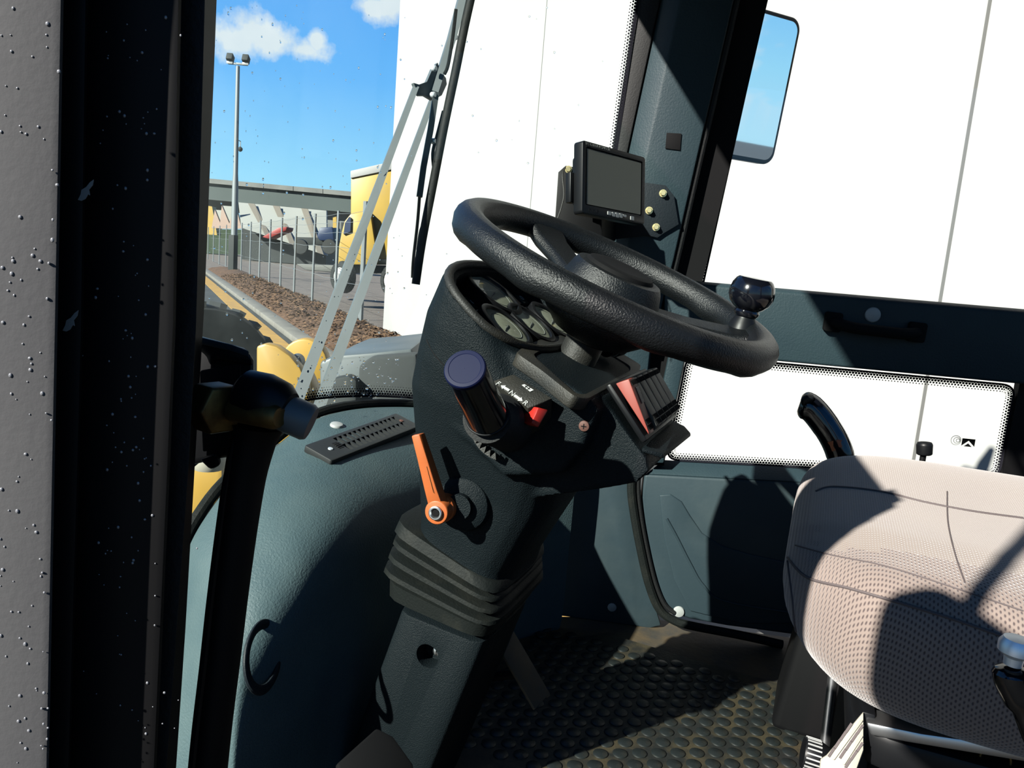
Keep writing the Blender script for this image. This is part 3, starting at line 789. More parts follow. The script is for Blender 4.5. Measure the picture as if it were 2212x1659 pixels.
# lever with rubber bellows and broken base ring
lb = at(1098, 912, 'x', -.14); lt = dep(1004, 797, .70); gdir = (lt - dep(1058, 912, .80)).normalized()
gb = dep(1056, 905, .80)
bel = []
bd = (gb - lb).normalized(); bl = (gb - lb).length + .01
for k in range(13):
    bel.append(((.034 if k % 2 == 0 else .029) - .0007 * k, bl * k / 12))
mesh_obj('lever_bellows', lathe([(.038, -.025)] + bel, lb, bd, 36), 'rubber', con)
grip = mesh_obj('shift_grip', lathe([(.012, -.004), (.020, .0), (.0225, .008), (.0225, .012), (.0215, .02), (.0205, .06), (.0200, (lt - gb).length - .004)], gb, (lt - gb).normalized(), 40), 'gloss_black', con)
gd = (lt - gb).normalized()
mesh_obj('grip_cap', lathe([(.0200, -.004), (.0198, .0), (.0188, .0012), (.0155, .0014), (.0150, .0010), (.0002, .0010)], lt, gd, 40, cap=False), 'navy_cap', grip)
mesh_obj('grip_ring', torus(gb + gd * .010, gd, .0222, .0016, 40, 8), 'black_plastic', grip)
p_, n_ = on_body(1045, 945)
brk = []
for k in range(15):
    t = radians(195 + k * 5); rr = .042 + (.004 if k % 2 else -.004)
    brk.append((t, rr))
a_, b_, _ = frame(bd)
rg = [lb - bd * .002 + (a_ * cos(t) + b_ * sin(t)) * .045 for t, r in brk] + [lb + bd * .004 + (a_ * cos(t) + b_ * sin(t)) * r for t, r in reversed(brk)]
mesh_obj('torn_base_ring', prism(rg, -bd * .006), 'console_worn', con, smooth=0)

# orange clamp lever -----------------------------------------------------
bp, bn = on_body(1005, 1085); bn = V((-1, -.12, .05)).normalized()
mesh_obj('lever_boss', lathe([(.037, -.012), (.036, .004), (.033, .012), (.026, .016), (.016, .017), (.016, .026)], bp, bn, 36), 'console', con)
pv = dep(946, 1105, (at(946, 1105, 'x', bp.x - .048) - EYE).dot(CF)); tp = at(902, 938, 'x', bp.x - .055)
hd = (tp - pv).normalized(); hs = bn.cross(hd).normalized()
hub = lathe([(.0165, -.030), (.0165, -.012), (.0150, -.010), (.0150, .004), (.014, .006)], pv + bn * .0, bn, 28)
lv = mesh_obj('clamp_lever', hub, 'orange', con, bev=.0005)
L = (tp - pv).length
arm = loft([[pv + hd * (L * f) + hs * (w * sx_) + bn * (dz + h * sz) for sx_, sz in ((-1, -.8), (-.72, 1), (.72, 1), (1, -.8))] for f, w, dz, h in ((.03, .0125, -.004, .007), (.3, .0105, -.003, .0085), (.7, .0085, -.002, .008), (1.0, .0072, 0, .0072))])
mesh_obj('lever_arm', arm, 'orange', lv, bev=.0015)
so2 = lathe([(.0085, 0), (.0085, .0035), (.0075, .0042), (.0062, .0042), (.0045, .0010)], pv + bn * .006, bn, 24, cap=False)
mesh_obj('socket_bolt', so2, 'steel', lv)
mesh_obj('hex_socket', lathe([(.0046, .0), (.0046, .0022), (.0001, .0023)], pv + bn * .006, bn, 6, cap=False), 'black_matte', lv)
mesh_obj('lever_slot', join(box(pv + hd * L * .42 + bn * .0062 - hs * .0035, (.0004, L * .34, .0006), (hs, hd, bn)),), 'rust_brass', lv, smooth=0)

# bellows gaiter ------------------------------------------------------------
def gait_ring(fy, fz, ry, rz, w, n=48, pw=7):
    return sect(fy, fz, ry, rz, w, n, pw, 0.0)
A = [at(848, 1120, 'x', -.10), at(1068, 1268, 'x', -.10)]
B = [at(826, 1292, 'x', -.10), at(1043, 1388, 'x', -.10)]
rings = []
NF = 5
def lerp_pt(t): return A[0].lerp(B[0], t), A[1].lerp(B[1], t)
prof = []
prof.append((0.0, -.008)); prof.append((.02, .002)); prof.append((.16, .006)); prof.append((.195, -.004))
for k in range(3):
    t0_ = .20 + k * .18
    prof += [(t0_ + .012, -.017), (t0_ + .035, -.004 + k * .002), (t0_ + .06, .005 + k * .003), (t0_ + .12, .006 + k * .003), (t0_ + .15, -.002 + k * .002), (t0_ + .176, -.017)]
prof += [(.75, -.004), (.77, .004), (.98, .002), (1.0, -.004)]
for t, o_ in prof:
    f, r_ = lerp_pt(t); e = (f - r_).normalized()
    f = f + e * o_; r_ = r_ - e * o_
    rings.append(gait_ring(f.y, f.z, r_.y, r_.z, .098 + o_))
mesh_obj('bellows_gaiter', loft(rings), 'rubber_dusty', con, smooth=60)

# pedestal down to the floor, with a recessed screw -------------------------
pf, pr_ = at(858, 1318, 'x', -.085), at(1046, 1394, 'x', -.085)
low_r = at(965, 1590, 'x', -.085); dn = (low_r - pr_); dn = dn * (pr_.z / -dn.z) * .995
ped_r = [gait_ring(pf.y, pf.z, pr_.y, pr_.z, .087, 40, 9), gait_ring(pf.y + dn.y, max(.004, pf.z + dn.z), pr_.y + dn.y, max(.002, pr_.z + dn.z), .080, 40, 9)]
ped = mesh_obj('pedestal', loft(ped_r), 'console', con, bev=.003)
cc = at(920, 1420, 'x', -.09)
cutr = mesh_obj('cutter', lathe([(.017, -.03), (.017, .03)], cc, V((-1, 0, 0)), 28), 'console')
cut(ped, [cutr])
scr2 = mesh_obj('recess_screw', lathe([(.0062, 0), (.006, .003), (.004, .004)], V((-.070, cc.y - .007, cc.z + .002)), V((-1, -.1, .1)), 18), 'chrome', con)
mesh_obj('screw_slot', box(V((-.0743, cc.y - .007, cc.z + .002)), (.001, .0012, .010)), 'black_matte', scr2, smooth=0)

# =================================================================== STEERING WHEEL (a part of the console)
WN = (SAX + V((-.056, 0, 0))).normalized(); WX = (SX - WN * SX.dot(WN)).normalized(); WV = WN.cross(WX)
Rw = .200; rw_ = .0195
vs, fs = [], []; n, k = 120, 16
for i in range(n):
    t = 2 * pi * i / n; e = WX * cos(t) + WV * sin(t)
    for i_ in range(k):
        s = 2 * pi * i_ / k; rr = rw_
        if sin(s) < -.2: rr += .0028 * max(0, sin(t * 9)) ** 2      # finger grips underneath
        vs.append(WC + e * (Rw + rr * cos(s)) + WN * (rr * sin(s)))
for i in range(n):
    for j in range(k): fs.append((i * k + j, ((i + 1) % n) * k + j, ((i + 1) % n) * k + (j + 1) % k, i * k + (j + 1) % k))
whl = mesh_obj('steering_wheel', (vs, fs), 'leather', con, smooth=60, label='black grained steering wheel with a spinner knob')
def spoke(ang, w0, w1, dz=-.030):
    e = WX * cos(ang) + WV * sin(ang); s_ = WN.cross(e); rings = []
    for f, w, z, h in ((.15, w0, dz + .004, .012), (.36, w0 * .92, dz + .004, .012), (.55, w0 * .78, dz + .010, .011), (.8, w1 * .9, dz * .4, .012), (.93, w1, -.003, .013), (1.0, w1 * 1.2, 0, .012)):
        c = WC + e * (Rw * f) + WN * z
        rings.append([c + s_ * (w * a) + WN * (h * b) for a, b in ((-1, 0), (-.8, .85), (.8, .85), (1, 0), (.8, -.85), (-.8, -.85))])
    sp_ = mesh_obj('spoke', loft(rings), 'leather', whl, bev=.004, seg=3)
    return sp_
for a_ in (55, 175, -65): spoke(radians(a_), .034, .034)
mesh_obj('hub', lathe([(.034, -.085), (.052, -.078), (.072, -.060), (.076, -.046), (.068, -.020), (.060, .004), (.056, .011), (.050, .012)], WC, WN, 48), 'leather', whl)
mesh_obj('horn_cap', lathe([(.046, .009), (.0455, .013), (.043, .0165), (.036, .0185), (.030, .0175), (.002, .0175)], WC, WN, 48), 'black_matte', whl)
kb_ = WC + WX * .095 - WV * .160; KA = (WN + V((0, .12, .9))).normalized()
mesh_obj('knob_clamp', lathe([(.020, -.02), (.021, -.005), (.017, .012), (.013, .018), (.012, .022), (.0135, .028)], kb_, KA, 28), 'black_plastic', whl)
mesh_obj('spinner_knob', lathe([(.0135, 0), (.016, .003), (.0165, .006), (.0150, .009), (.0195, .012), (.0255, .018), (.0288, .026), (.0290, .033), (.0270, .042), (.0235, .048), (.0205, .0505), (.001, .051)], kb_ + KA * .020, KA, 40), 'gloss_black', whl)
# =================================================================== SEAT
seat = thing('driver_seat', 'beige mesh-fabric driver seat on a black suspension base', 'seat', (.02, -.3, 0))
def cushion(c, h, n=72, m=60, py=5.0, px_=4.6, pz=3.4):
    vs, fs, uv = [], [], []
    for j in range(m + 1):
        v = -1 + 2 * j / m; v = max(-.9995, min(.9995, sin(v * pi / 2)))
        sx_ = (1 - abs(v) ** py) ** (1 / py); sz = (1 - abs(v) ** 5) ** (1 / 5)
        ul = 0; last = None
        for i in range(n + 1):
            t = 2 * pi * i / n - pi / 2; x = cos(t); z = sin(t)
            k = (abs(x) ** px_ + abs(z) ** pz) ** (-1 / px_) if False else 1
            X = math.copysign(abs(x) ** (2 / px_), x); Z = math.copysign(abs(z) ** (2 / pz), z)
            fwd = max(0, v)
            p = V((c.x + h.x * X * sx_ * (1 - .10 * fwd ** 6), c.y + h.y * v, c.z + h.z * Z * sz))
            if Z > 0:
                p.z += (.010 * X * X * abs(sx_) + .011 * X - .010 * math.exp(-((X * 1.6) ** 2 + ((v + .1) * 1.4) ** 2))) * Z
                if .60 < -X < .80: p.z -= .0018
            else:
                p.x = c.x + (p.x - c.x) * (1 - .04 * abs(Z)); p.y -= .042 * abs(Z) ** 2 * max(0, v)
            if last is not None: ul += (p - last).length
            last = p; vs.append(p); uv.append((ul, h.y * v * 1.15))
    for j in range(m):
        for i in range(n):
            fs.append((j * (n + 1) + i, j * (n + 1) + i + 1, (j + 1) * (n + 1) + i + 1, (j + 1) * (n + 1) + i))
    return (vs, fs), uv
g, uv = cushion(V((.035, -.285, .478)), V((.275, .295, .090)))
cu = mesh_obj('seat_cushion', g, 'fabric_side', seat, smooth=80, uv=uv)
bmm = bmesh.new(); bmm.from_mesh(cu.data); bmesh.ops.recalc_face_normals(bmm, faces=bmm.faces); bmm.to_mesh(cu.data); bmm.free()
cu.data.materials.append(MATS['fabric_top'])
for p in cu.data.polygons:
    if p.normal.z > .86 and p.center.x > -.15: p.material_index = 1
def on_obj(o, px, py, lift):
    d = ray(px, py).normalized(); mi = o.matrix_world.inverted()
    hit, loc, nrm, _ = o.ray_cast(EYE, d)
    return loc + nrm * lift if hit else None
def seam(o, pts, r, mat, name='seam_stitch', n=40):
    path = [q for q in (on_obj(o, p.x, p.y, r * .35) for p in spline([(x, y, 0) for x, y in pts], n)) if q is not None]
    if len(path) > 2: mesh_obj(name, tube(path, r, 6), mat, seat)
seam(cu, [(1702, 1205), (1745, 1248), (1830, 1270), (1900, 1290), (2050, 1335), (2210, 1390)], .0014, 'fabric_side' if False else 'stitch')
seam(cu, [(1762, 1062), (1800, 1052), (1900, 1062), (2000, 1086), (2100, 1105), (2210, 1120)], .0014, 'stitch')
seam(cu, [(2046, 1062), (2048, 1130), (2064, 1200), (2084, 1258)], .0008, 'stitch')
seam(cu, [(1702, 1212), (1712, 1290), (1722, 1370), (1752, 1440)], .0012, 'stitch')
seam(cu, [(1718, 1178), (1800, 1200), (1900, 1220), (2000, 1250), (2210, 1320)], .0008, 'stitch')
mesh_obj('seat_pan', prism(round_poly([V((-.20, -.07, .355)), V((.27, -.07, .355)), V((.27, -.55, .355)), V((-.20, -.55, .355))], .05), V((0, 0, .035))), 'black_plastic', seat, bev=.006)
# a folded steel side bracket below the near edge of the cushion
br = [at(x, y, 'x', -.20) for x, y in ((1870, 1560), (1990, 1585), (2110, 1602), (2230, 1625), (2230, 1650), (2080, 1625), (1960, 1605), (1880, 1590))]
mesh_obj('side_bracket', prism(br, V((.03, 0, 0))), 'steel', seat, bev=.003)
mesh_obj('suspension_cover', prism([V((-.165, y, z)) for y, z in ((-.085, .36), (-.085, .02), (-.50, .02), (-.50, .36))], V((.38, 0, 0))), 'black_paint', seat, bev=.012, seg=3)
wp = [at(x, y, 'x', -.185) for x, y in ((2050, 1640), (2230, 1690), (2230, 1860), (1990, 1760))]
mesh_obj('height_plate', prism(wp, V((.015, 0, 0))), 'rusty_steel', seat, bev=.003)
hw = at(2150, 1640, 'x', -.186); mesh_obj('plate_washer', torus(hw, V((1, 0, 0)), .012, .0012, 24, 6), 'rust_brass', seat)
# front plate of the suspension and the slotted cream handle
mesh_obj('front_plate', box(V((-.150, -.085, .30)), (.08, .012, .21)), 'black_plastic', seat, bev=.002)
ha = at(1850, 1540, 'x', -.215); hb = at(1790, 1690, 'x', -.225)
HN = (EYE - at(1820, 1620, 'x', -.22)).normalized(); HN = (HN + V((0, 0, .25))).normalized()
hp0 = at(1830, 1610, 'x', -.215)
def hpt(px, py): return at(px, py, HN, hp0)
hpoly = [hpt(x, y) for x, y in ((1866, 1535), (1845, 1560), (1785, 1630), (1772, 1638), (1765, 1720), (1830, 1720), (1866, 1620))]
hdl = mesh_obj('adjust_handle', prism(hpoly, -HN * .012), 'cream', seat, bev=.002)
for row in range(3):
    for k in range(4):
        f = (k + .5 + (.5 if row == 1 else 0)) / 5.0
        x0 = 1790 + row * 22 + f * 62 - row * 4; y0 = 1634 + row * 12 - f * 88
        if x0 > 1860: continue
        c = hpt(x0, y0); d = (hpt(x0 + 12, y0 - 18) - c).normalized(); s_ = HN.cross(d)
        mesh_obj('handle_slot', box(c + HN * .0004, (.0100, .0022, .0012), (d, s_, HN)), 'stitch', hdl, smooth=0)
for row in range(2):
    a = hpt(1800 + row * 22, 1641 + row * 11); b = hpt(1862, 1556 + row * 34); d = (b - a).normalized()
    mesh_obj('handle_rib', box((a + b) / 2 + HN * .0006, ((b - a).length, .002, .0022), (d, HN.cross(d), HN)), 'cream', hdl, bev=.0006)
kc_ = at(1757, 1632, 'x', -.205); kax = V((-.1, 1, .1)).normalized()
kg = [(.0145, 0), (.0150, .002), (.0150, .014), (.0140, .016)]
kn_ = mesh_obj('knurled_knob', lathe([(.010, -.012)] + kg, kc_ - kax * .006, kax, 32), 'black_plastic', seat)
for k in range(22):
    t = 2 * pi * k / 22; a_, b_, _ = frame(kax); e = a_ * cos(t) + b_ * sin(t)
    mesh_obj('knurl_rib', box(kc_ + kax * .002 + e * .0150, (.0016, .0014, .013), (e, kax.cross(e), kax)), 'white_plastic' if k % 1 == 0 else 'steel', kn_, smooth=0)

# park brake lever by the near edge of the seat -----------------------------
pk = thing('hand_brake_lever', 'black hand lever with a worn metal tip beside the seat', 'lever', tuple(at(2210, 1680, 'x', -.33)))
pt_ = at(2196, 1395, 'x', -.33); pm_ = at(2186, 1440, 'x', -.33); pb_ = at(2212, 1520, 'x', -.33); pe_ = at(2290, 1700, 'x', -.33)
mesh_obj('lever_grip', tube(spline([pm_, at(2188, 1470, 'x', -.33), pb_, at(2245, 1600, 'x', -.33), pe_], 16), [.006, .0105] + [.0125] * 6 + [.010] * 8, 18), 'gloss_black', pk)
mesh_obj('metal_tip', lathe([(.006, 0), (.0065, .006), (.0115, .010), (.0115, .016), (.009, .020), (.003, .021)], pm_ + (pt_ - pm_) * .1, (pt_ - pm_), 24), 'zinc', pk)

# work-tool lever and small knob beyond the seat -----------------------------
XL = .40
ctl = thing('tool_control_lever', 'black curved control lever grip with orange worn marks beyond the seat', 'lever', tuple(at(1850, 1080, 'x', XL)))
pth = spline([at(x, y, 'x', XL) for x, y in ((1727, 872), (1752, 882), (1778, 912), (1802, 950), (1817, 990), (1825, 1040))], 26)
rad = [.016, .022, .026, .0275, .0275, .027] + [.0265] * 6 + [.026] * 8 + [.025] * 6
grp = mesh_obj('lever_grip', tube(pth, rad, 20, flat=.85), 'gloss_black', ctl, smooth=70)
mesh_obj('grip_top_cap', prism([at(x, y, 'x', XL - .028) for x, y in ((1728, 862), (1742, 852), (1760, 857), (1752, 872), (1732, 880))], V((.045, 0, 0))), 'black_plastic', ctl, bev=.005, seg=3)
mesh_obj('red_button', lathe([(.006, 0), (.006, .004), (.004, .006)], at(1782, 884, 'x', XL), V((-.2, -.8, .5)), 18), 'red', ctl)
def orange_mark(pts):
    q = []
    for x, y in pts:
        h = on_obj(grp, x, y, .0008); q.append(h if h else at(x, y, 'x', XL - .026))
    mesh_obj('orange_mark', prism(q, (EYE - q[0]).normalized() * .0006), 'orange', ctl, smooth=0)
orange_mark([(1788, 955), (1800, 952), (1800, 963), (1806, 972), (1798, 975), (1793, 962)])
orange_mark([(1806, 950), (1827, 942), (1816, 955), (1819, 966), (1812, 966)])
mesh_obj('lever_rod', tube([pth[-1], pth[-1] + V((-.03, -.02, -.15)), V((.36, pth[-1].y - .03, .02))], .008, 12), 'steel', ctl)
kx = at(1997, 968, 'x', .50)
skn = thing('small_lever_knob', 'small black lever knob just showing above the seat', 'knob', tuple(kx + V((0, 0, -.2))))
mesh_obj('knob_head', lathe([(.010, -.012), (.0125, -.010), (.0130, .006), (.011, .010), (.004, .011)], kx, V((.02, .12, 1)), 24), 'black_plastic', skn, bev=.0008)
mesh_obj('knob_rod', tube([kx - V((0, 0, .01)), kx - V((0, 0, .25))], .005, 10), 'black_paint', skn)
# side console carrying the two levers
sc_ = tag(mesh_obj('lever_console', prism([V((.43, .0, .0)), V((.43, -.7, .0)), V((.43, -.7, .33)), V((.43, -.10, .33)), V((.43, -.03, .26))], V((.17, 0, 0))), 'black_paint', bev=.015, seg=3), 'dark plastic side console between seat and right panel', 'console')

# =================================================================== FLOOR MAT
mt = thing('floor_mat', 'dusty black rubber floor mat with round studs', 'floor mat', (.2, .1, .0))
mpoly = [V((-.62, -.60, .001)), V((.60, -.60, .001)), V((.60, .10, .001)), V((.62, .36, .001)), V((.42, .56, .001)), (V((.1, .62, .001))), V((-.40, .42, .001)), V((-.62, .2, .001))]
mesh_obj('mat_sheet', prism(mpoly, V((0, 0, .006))), 'floor_mat', mt, smooth=0)
sme = None; cnt = 0; rest = []
cand = []
pit = .0335
for r in range(-22, 24):
    for c in range(-24, 24):
        x = .25 + c * pit + (pit / 2 if r % 2 else 0); y = .05 + r * pit * .866
        if not (-.58 < x < .585 and -.55 < y < .50) or (x < -.15 and y > .35): continue
        if abs(x) < .11 and y > .30: continue
        d = V((x, y, 0)) - EYE; zc = d.dot(CF)
        px = 1106 + FPX * d.dot(CR) / zc; py = 829.5 - FPX * d.dot(CU) / zc if zc > .1 else 9999
        vis = zc > .1 and 1050 < px < 1800 and 1340 < py < 1690
        cand.append((0 if vis else 1, abs(px - 1420) + abs(py - 1540), x, y))
cand.sort()
for k, (vv, _, x, y) in enumerate(cand):
    g = lathe([(.0128, 0), (.0124, .0016), (.0112, .0024), (.0001, .0026)], (x, y, .007), (0, 0, 1), 16, cap=False)
    if k < 290:
        if sme is None:
            o = mesh_obj('stud', lathe([(.0128, 0), (.0124, .0016), (.0112, .0024), (.0001, .0026)], (0, 0, 0), (0, 0, 1), 16, cap=False), 'stud', mt); sme = o.data
        else:
            o = bpy.data.objects.new('stud', sme); COL.objects.link(o); o.parent = mt; o.matrix_parent_inverse = parent_inv(mt)
        o.location = (x, y, .007)
    else: rest.append(g)
if rest:
    o = mesh_obj('far_studs', join(*rest), 'stud', mt); o['kind'] = 'stuff'

# pedals -----------------------------------------------------------------
pd = thing('accelerator_pedal', 'narrow dark steel pedal plate right of the console', 'pedal', tuple(at(1155, 1540, 'z', .01)))
pn = V((-.25, -.62, .74)).normalized(); pc0 = V((.12, .33, .17))
ppl = [at(x, y, pn, pc0) for x, y in ((1110, 1362), (1088, 1415), (1156, 1532), (1188, 1497))]
mesh_obj('pedal_plate', prism(ppl, -pn * .006), 'rusty_steel', pd, bev=.0015)
cpd = sum(ppl, V()) / 4
mesh_obj('pedal_arm', tube([cpd - pn * .006, cpd + V((.02, .12, -.06)), cpd + V((.02, .2, -.13))], .008, 10), 'black_paint', pd)
pd2 = thing('brake_pedal', 'dark square brake pedal pad low in front of the console', 'pedal', tuple(at(820, 1659, 'z', .03)))
pn2 = V((-.35, -.55, .75)).normalized(); pq = at(810, 1620, 'x', -.22)
ppl2 = [at(x, y, pn2, pq) for x, y in ((815, 1572), (728, 1650), (760, 1720), (900, 1690), (893, 1650), (850, 1590))]
mesh_obj('pedal_pad', prism(ppl2, -pn2 * .012), 'black_matte', pd2, bev=.003)
cp2 = sum(ppl2, V()) / 6
mesh_obj('pedal_arm', tube([cp2 - pn2 * .01, cp2 + V((.03, .05, -.06)), cp2 + V((.05, .09, -.12))], .01, 10), 'black_paint', pd2)

# =================================================================== MONITOR
mon = thing('rear_view_monitor', 'small black camera monitor with a grey screen on the right pillar bracket', 'monitor', tuple(dep(1320, 480, 1.33)))
P = {'tl': dep(1262, 299, 1.27), 'tr': dep(1398, 345, 1.385), 'br': dep(1389, 481, 1.385), 'bl': dep(1254, 464, 1.27)}
mc = sum(P.values(), V()) / 4
mu = ((P['tr'] - P['tl']) + (P['br'] - P['bl'])) / 2; mv = ((P['tl'] - P['bl']) + (P['tr'] - P['br'])) / 2
mw, mh = mu.length, mv.length; mu.normalize(); mn = mu.cross(mv).normalized()
if mn.dot(EYE - mc) < 0: mn = -mn
mv = mn.cross(mu); mv = mv if mv.z > 0 else -mv
def mp(u, v, d=0): return mc + mu * (u * mw / 2) + mv * (v * mh / 2) + mn * d
bodyp = [mc + mu * x + mv * y for x, y in rrect(mw, mh, .006)]
mbd = mesh_obj('monitor_body', prism(bodyp, -mn * .020), 'black_plastic', mon, bev=.0015)
cutm = mesh_obj('cutter', prism([mc + mu * x + mv * (y + mh * .025) + mn * .01 for x, y in rrect(mw * .90, mh * .80, .003)], -mn * .014), 'black_plastic')
cut(mbd, [cutm])
mesh_obj('monitor_back', prism([mc - mn * .020 + mu * x + mv * y for x, y in rrect(mw * .82, mh * .7, .008)], -mn * .018), 'black_plastic', mon, bev=.003)
mesh_obj('monitor_side_grip', box(mp(-1, -.25, -.026), (.014, mh * .42, .012), (mu, mv, mn)), 'black_plastic', mon, bev=.002)
mesh_obj('lcd_screen', prism([mc + mu * x + mv * (y + mh * .02) - mn * .0004 for x, y in rrect(mw * .86, mh * .76, .001)], -mn * .001), 'screen', mon, smooth=0)
btn = [(-.18, -.86, .010, .0045), (-.05, -.87, .008, .0055), (.07, -.87, .009, .0060), (.19, -.865, .008, .0055), (.31, -.85, .009, .0030), (.56, -.88, .010, .0050)]
for u, v, w, h in btn:
    mesh_obj('button', prism([mp(u, v) + mu * x + mv * y for x, y in rrect(w * .95, h * 1.4, .0012, 3)], mn * .0015), 'white_plastic', mon)
for u in (-.78, -.66, -.54):
    mesh_obj('sensor_ring', torus(mp(u, -.88, .0002), mn, .0028, .0004, 18, 5), 'black_matte', mon)
text_mesh('printed_name', 'TFT COLOR MONITOR', .0062, mp(-.55, .925, .0003), mu, mv, 'seam', mon, .0002)
mesh_obj('cable', tube(spline([dep(1222, 362, 1.36), dep(1215, 378, 1.35), dep(1218, 420, 1.34), dep(1212, 450, 1.34), dep(1203, 480, 1.34), dep(1200, 530, 1.35)], 24), .0012, 6), 'console_worn', mon)
brk_ = thing('monitor_bracket', 'bent black sheet-metal bracket bolted to the right pillar', 'bracket', tuple(rw(1430, 520, -.03)))
lp_ = [dep(x, y, 1.43) for x, y in ((1196, 520), (1206, 372), (1222, 358), (1246, 362), (1300, 380), (1300, 530))]
lnn = (dep(1240, 430, 1.43) - EYE).normalized()
mesh_obj('back_plate', prism(lp_, lnn * .004), 'black_paint', brk_, bev=.0008)
hexbolt('bolt', dep(1228, 366, 1.425), -lnn, .005, .012, 'brass', brk_)
pp_ = [rw(x, y, -.0325) for x, y in ((1310, 392), (1396, 395), (1438, 401), (1456, 424), (1466, 485), (1434, 504), (1420, 514), (1396, 508), (1310, 520))]
mesh_obj('pillar_plate', prism(pp_, -RWO * .004), 'trim_dark', brk_, bev=.0008)
for x, y in ((1432, 418), (1402, 455), (1417, 491)):
    hexbolt('bolt', rw(x, y, -.0365), -RWO, .0058, .012, 'brass', brk_)
a0_, a1_ = dep(1310, 470, 1.43), rw(1345, 470, -.035)
mesh_obj('bracket_arm', prism([dep(1296, 385, 1.432), dep(1296, 528, 1.432), rw(1330, 520, -.034), rw(1330, 394, -.034)], V((0, .004, 0))), 'black_paint', brk_, bev=.0006)
mesh_obj('swivel_mount', lathe([(.016, 0), (.016, .02), (.010, .03), (.010, .05)], mp(0, -.2, -.039), -mn, 20), 'black_paint', brk_, bev=.001)

pch = tag(mesh_obj('fastener_patch', prism([rw(x, y, -.0285) for x, y in ((1440, 287), (1472, 289), (1469, 325), (1437, 321))], -RWO * .0025), 'black_matte', bev=.0006), 'square black hook-fastener patch stuck on the right pillar', 'patch')

# =================================================================== RAIL HANDLE AND WHITE PLUGS
e1 = rw(1797, 695, -.036); e2 = rw(1977, 717, -.036); gdx = (e2 - e1).normalized(); gup = RWO.cross(gdx); gup = gup if gup.z > 0 else -gup
arc = [e1 - RWO * .008, e1 + gdx * .02 - RWO * .024 - gup * .004, e1.lerp(e2, .25) - RWO * .032 - gup * .006, e1.lerp(e2, .5) - RWO * .033 - gup * .006, e1.lerp(e2, .75) - RWO * .032 - gup * .006, e2 - gdx * .02 - RWO * .024 - gup * .004, e2 - RWO * .008]
gh = mesh_obj('grab_handle', tube(spline(arc, 24), .0115, 12), 'black_matte', bm_o, label='black grab handle screwed to the rail')
for c in (e1, e2):
    mesh_obj('handle_foot', prism([c + gdx * x + gup * y for x, y in rrect(.034, .040, .006)], -RWO * .014), 'black_matte', gh, bev=.002)
    mesh_obj('foot_screw', lathe([(.0046, 0), (.0042, .002), (.002, .0028)], c - RWO * .014, -RWO, 16), 'brass', gh)
def plug(c, n, r, label):
    o = mesh_obj('cover_plug', lathe([(r, 0), (r, .002), (r * .9, .004), (r * .6, .0052), (.0002, .0056)], c, n, 24, cap=False), 'white_plastic')
    tag(o, label, 'plug', 'white plugs'); return o
plug(rw(1885, 680, -.034), -RWO, .0155, 'white round plug on the padded rail above the grab handle')
plug(rw(1388, 1010, -.004), -RWO, .0125, 'white round plug at the top corner of the lower right panel')
plug(rw(1466, 1321, .0), -RWO, .0130, 'white round plug at the bottom corner of the lower right panel')
plug(rw(1322, 1311, .003), -RWO, .0105, 'dim white plug low on the kick panel in shadow')
plug(rw(1409, 604, -.028), -RWO, .006, 'tiny white plug on the pillar behind the steering wheel')

# vent and plug on the cowl -----------------------------------------------
def on_cowl(px, py):
    d = ray(px, py).normalized(); hit, loc, nrm, _ = cowl.ray_cast(EYE, d)
    if nrm.dot(d) > 0: nrm = -nrm
    return loc, nrm
pc_, pn_ = on_cowl(727, 920)
plug(pc_, pn_, .0115, 'white oval plug on the dash cowl behind the vent')
vt = thing('air_vent', 'black slotted air vent let into the dash cowl', 'vent', tuple(on_cowl(760, 955)[0]))
va, na = on_cowl(690, 985); vb, nb = on_cowl(835, 930)
va2 = on_cowl(652, 968)[0]
vx = (vb - va).normalized(); vn = (na + nb).normalized(); vn = (vn - vx * vn.dot(vx)).normalized(); vy = vn.cross(vx)
vcen = at(790, 948, vn, (va + vb) / 2) + vn * .0005
VL, VWd = (on_cowl(860, 910)[0] - on_cowl(658, 982)[0]).length, .052 * 1.1
def vp(u, v, d=0): return vcen + vx * u + vy * v + vn * d
base = mesh_obj('vent_frame', prism([vp(x, y, -.004) for x, y in rrect(VL, VWd, .004)], vn * .012), 'vent_grey', vt, bev=.002)
cuts = []
for k in range(14):
    for r_ in (0, 1):
        cuts.append(box(vp(-.066 + k * .0128 + r_ * .004, -.0112 + r_ * .0224, .006), (.0088, .0190, .014), (vx, vy, vn)))
ct = mesh_obj('cutter', join(*cuts), 'black_plastic'); cut(base, [ct])
mesh_obj('vent_floor', prism([vp(x, y, -.003) for x, y in rrect(VL * .9, VWd * .85, .003)], vn * .001), 'black_matte', vt)
for k in range(9):
    mesh_obj('thumb_wheel', box(vp(-.080 + .0005 * k, -.016 + k * .004, .0085 - .00035 * (k - 4) ** 2), (.012, .0026, .003), (vx, vy, vn)), 'rubber', vt, smooth=0)
mesh_obj('vent_screw', lathe([(.0042, 0), (.004, .0014), (.002, .002)], vp(-.099, -.002, .008), vn, 16), 'zinc', vt)
mesh_obj('vent_screw', lathe([(.0042, 0), (.004, .0014), (.002, .002)], vp(.108, .002, .008), vn, 16), 'copper_screw', vt)
# oval air outlet low on the cowl
ol, on_ = on_cowl(566, 1418); on2 = (V((.70, -.60, .38)).normalized() * .6 + on_).normalized()
_rh = V((sin(_y), -cos(_y), 0)); tv, tf = torus(ol, on2, .040, .0065, 40, 10)
tv = [v - _rh * ((v - ol).dot(_rh) * .45) + on_ * .003 for v in tv]
oa = tag(mesh_obj('oval_outlet', (tv, tf), 'trim_dark'), 'dark oval air outlet low on the dash cowl', 'vent')
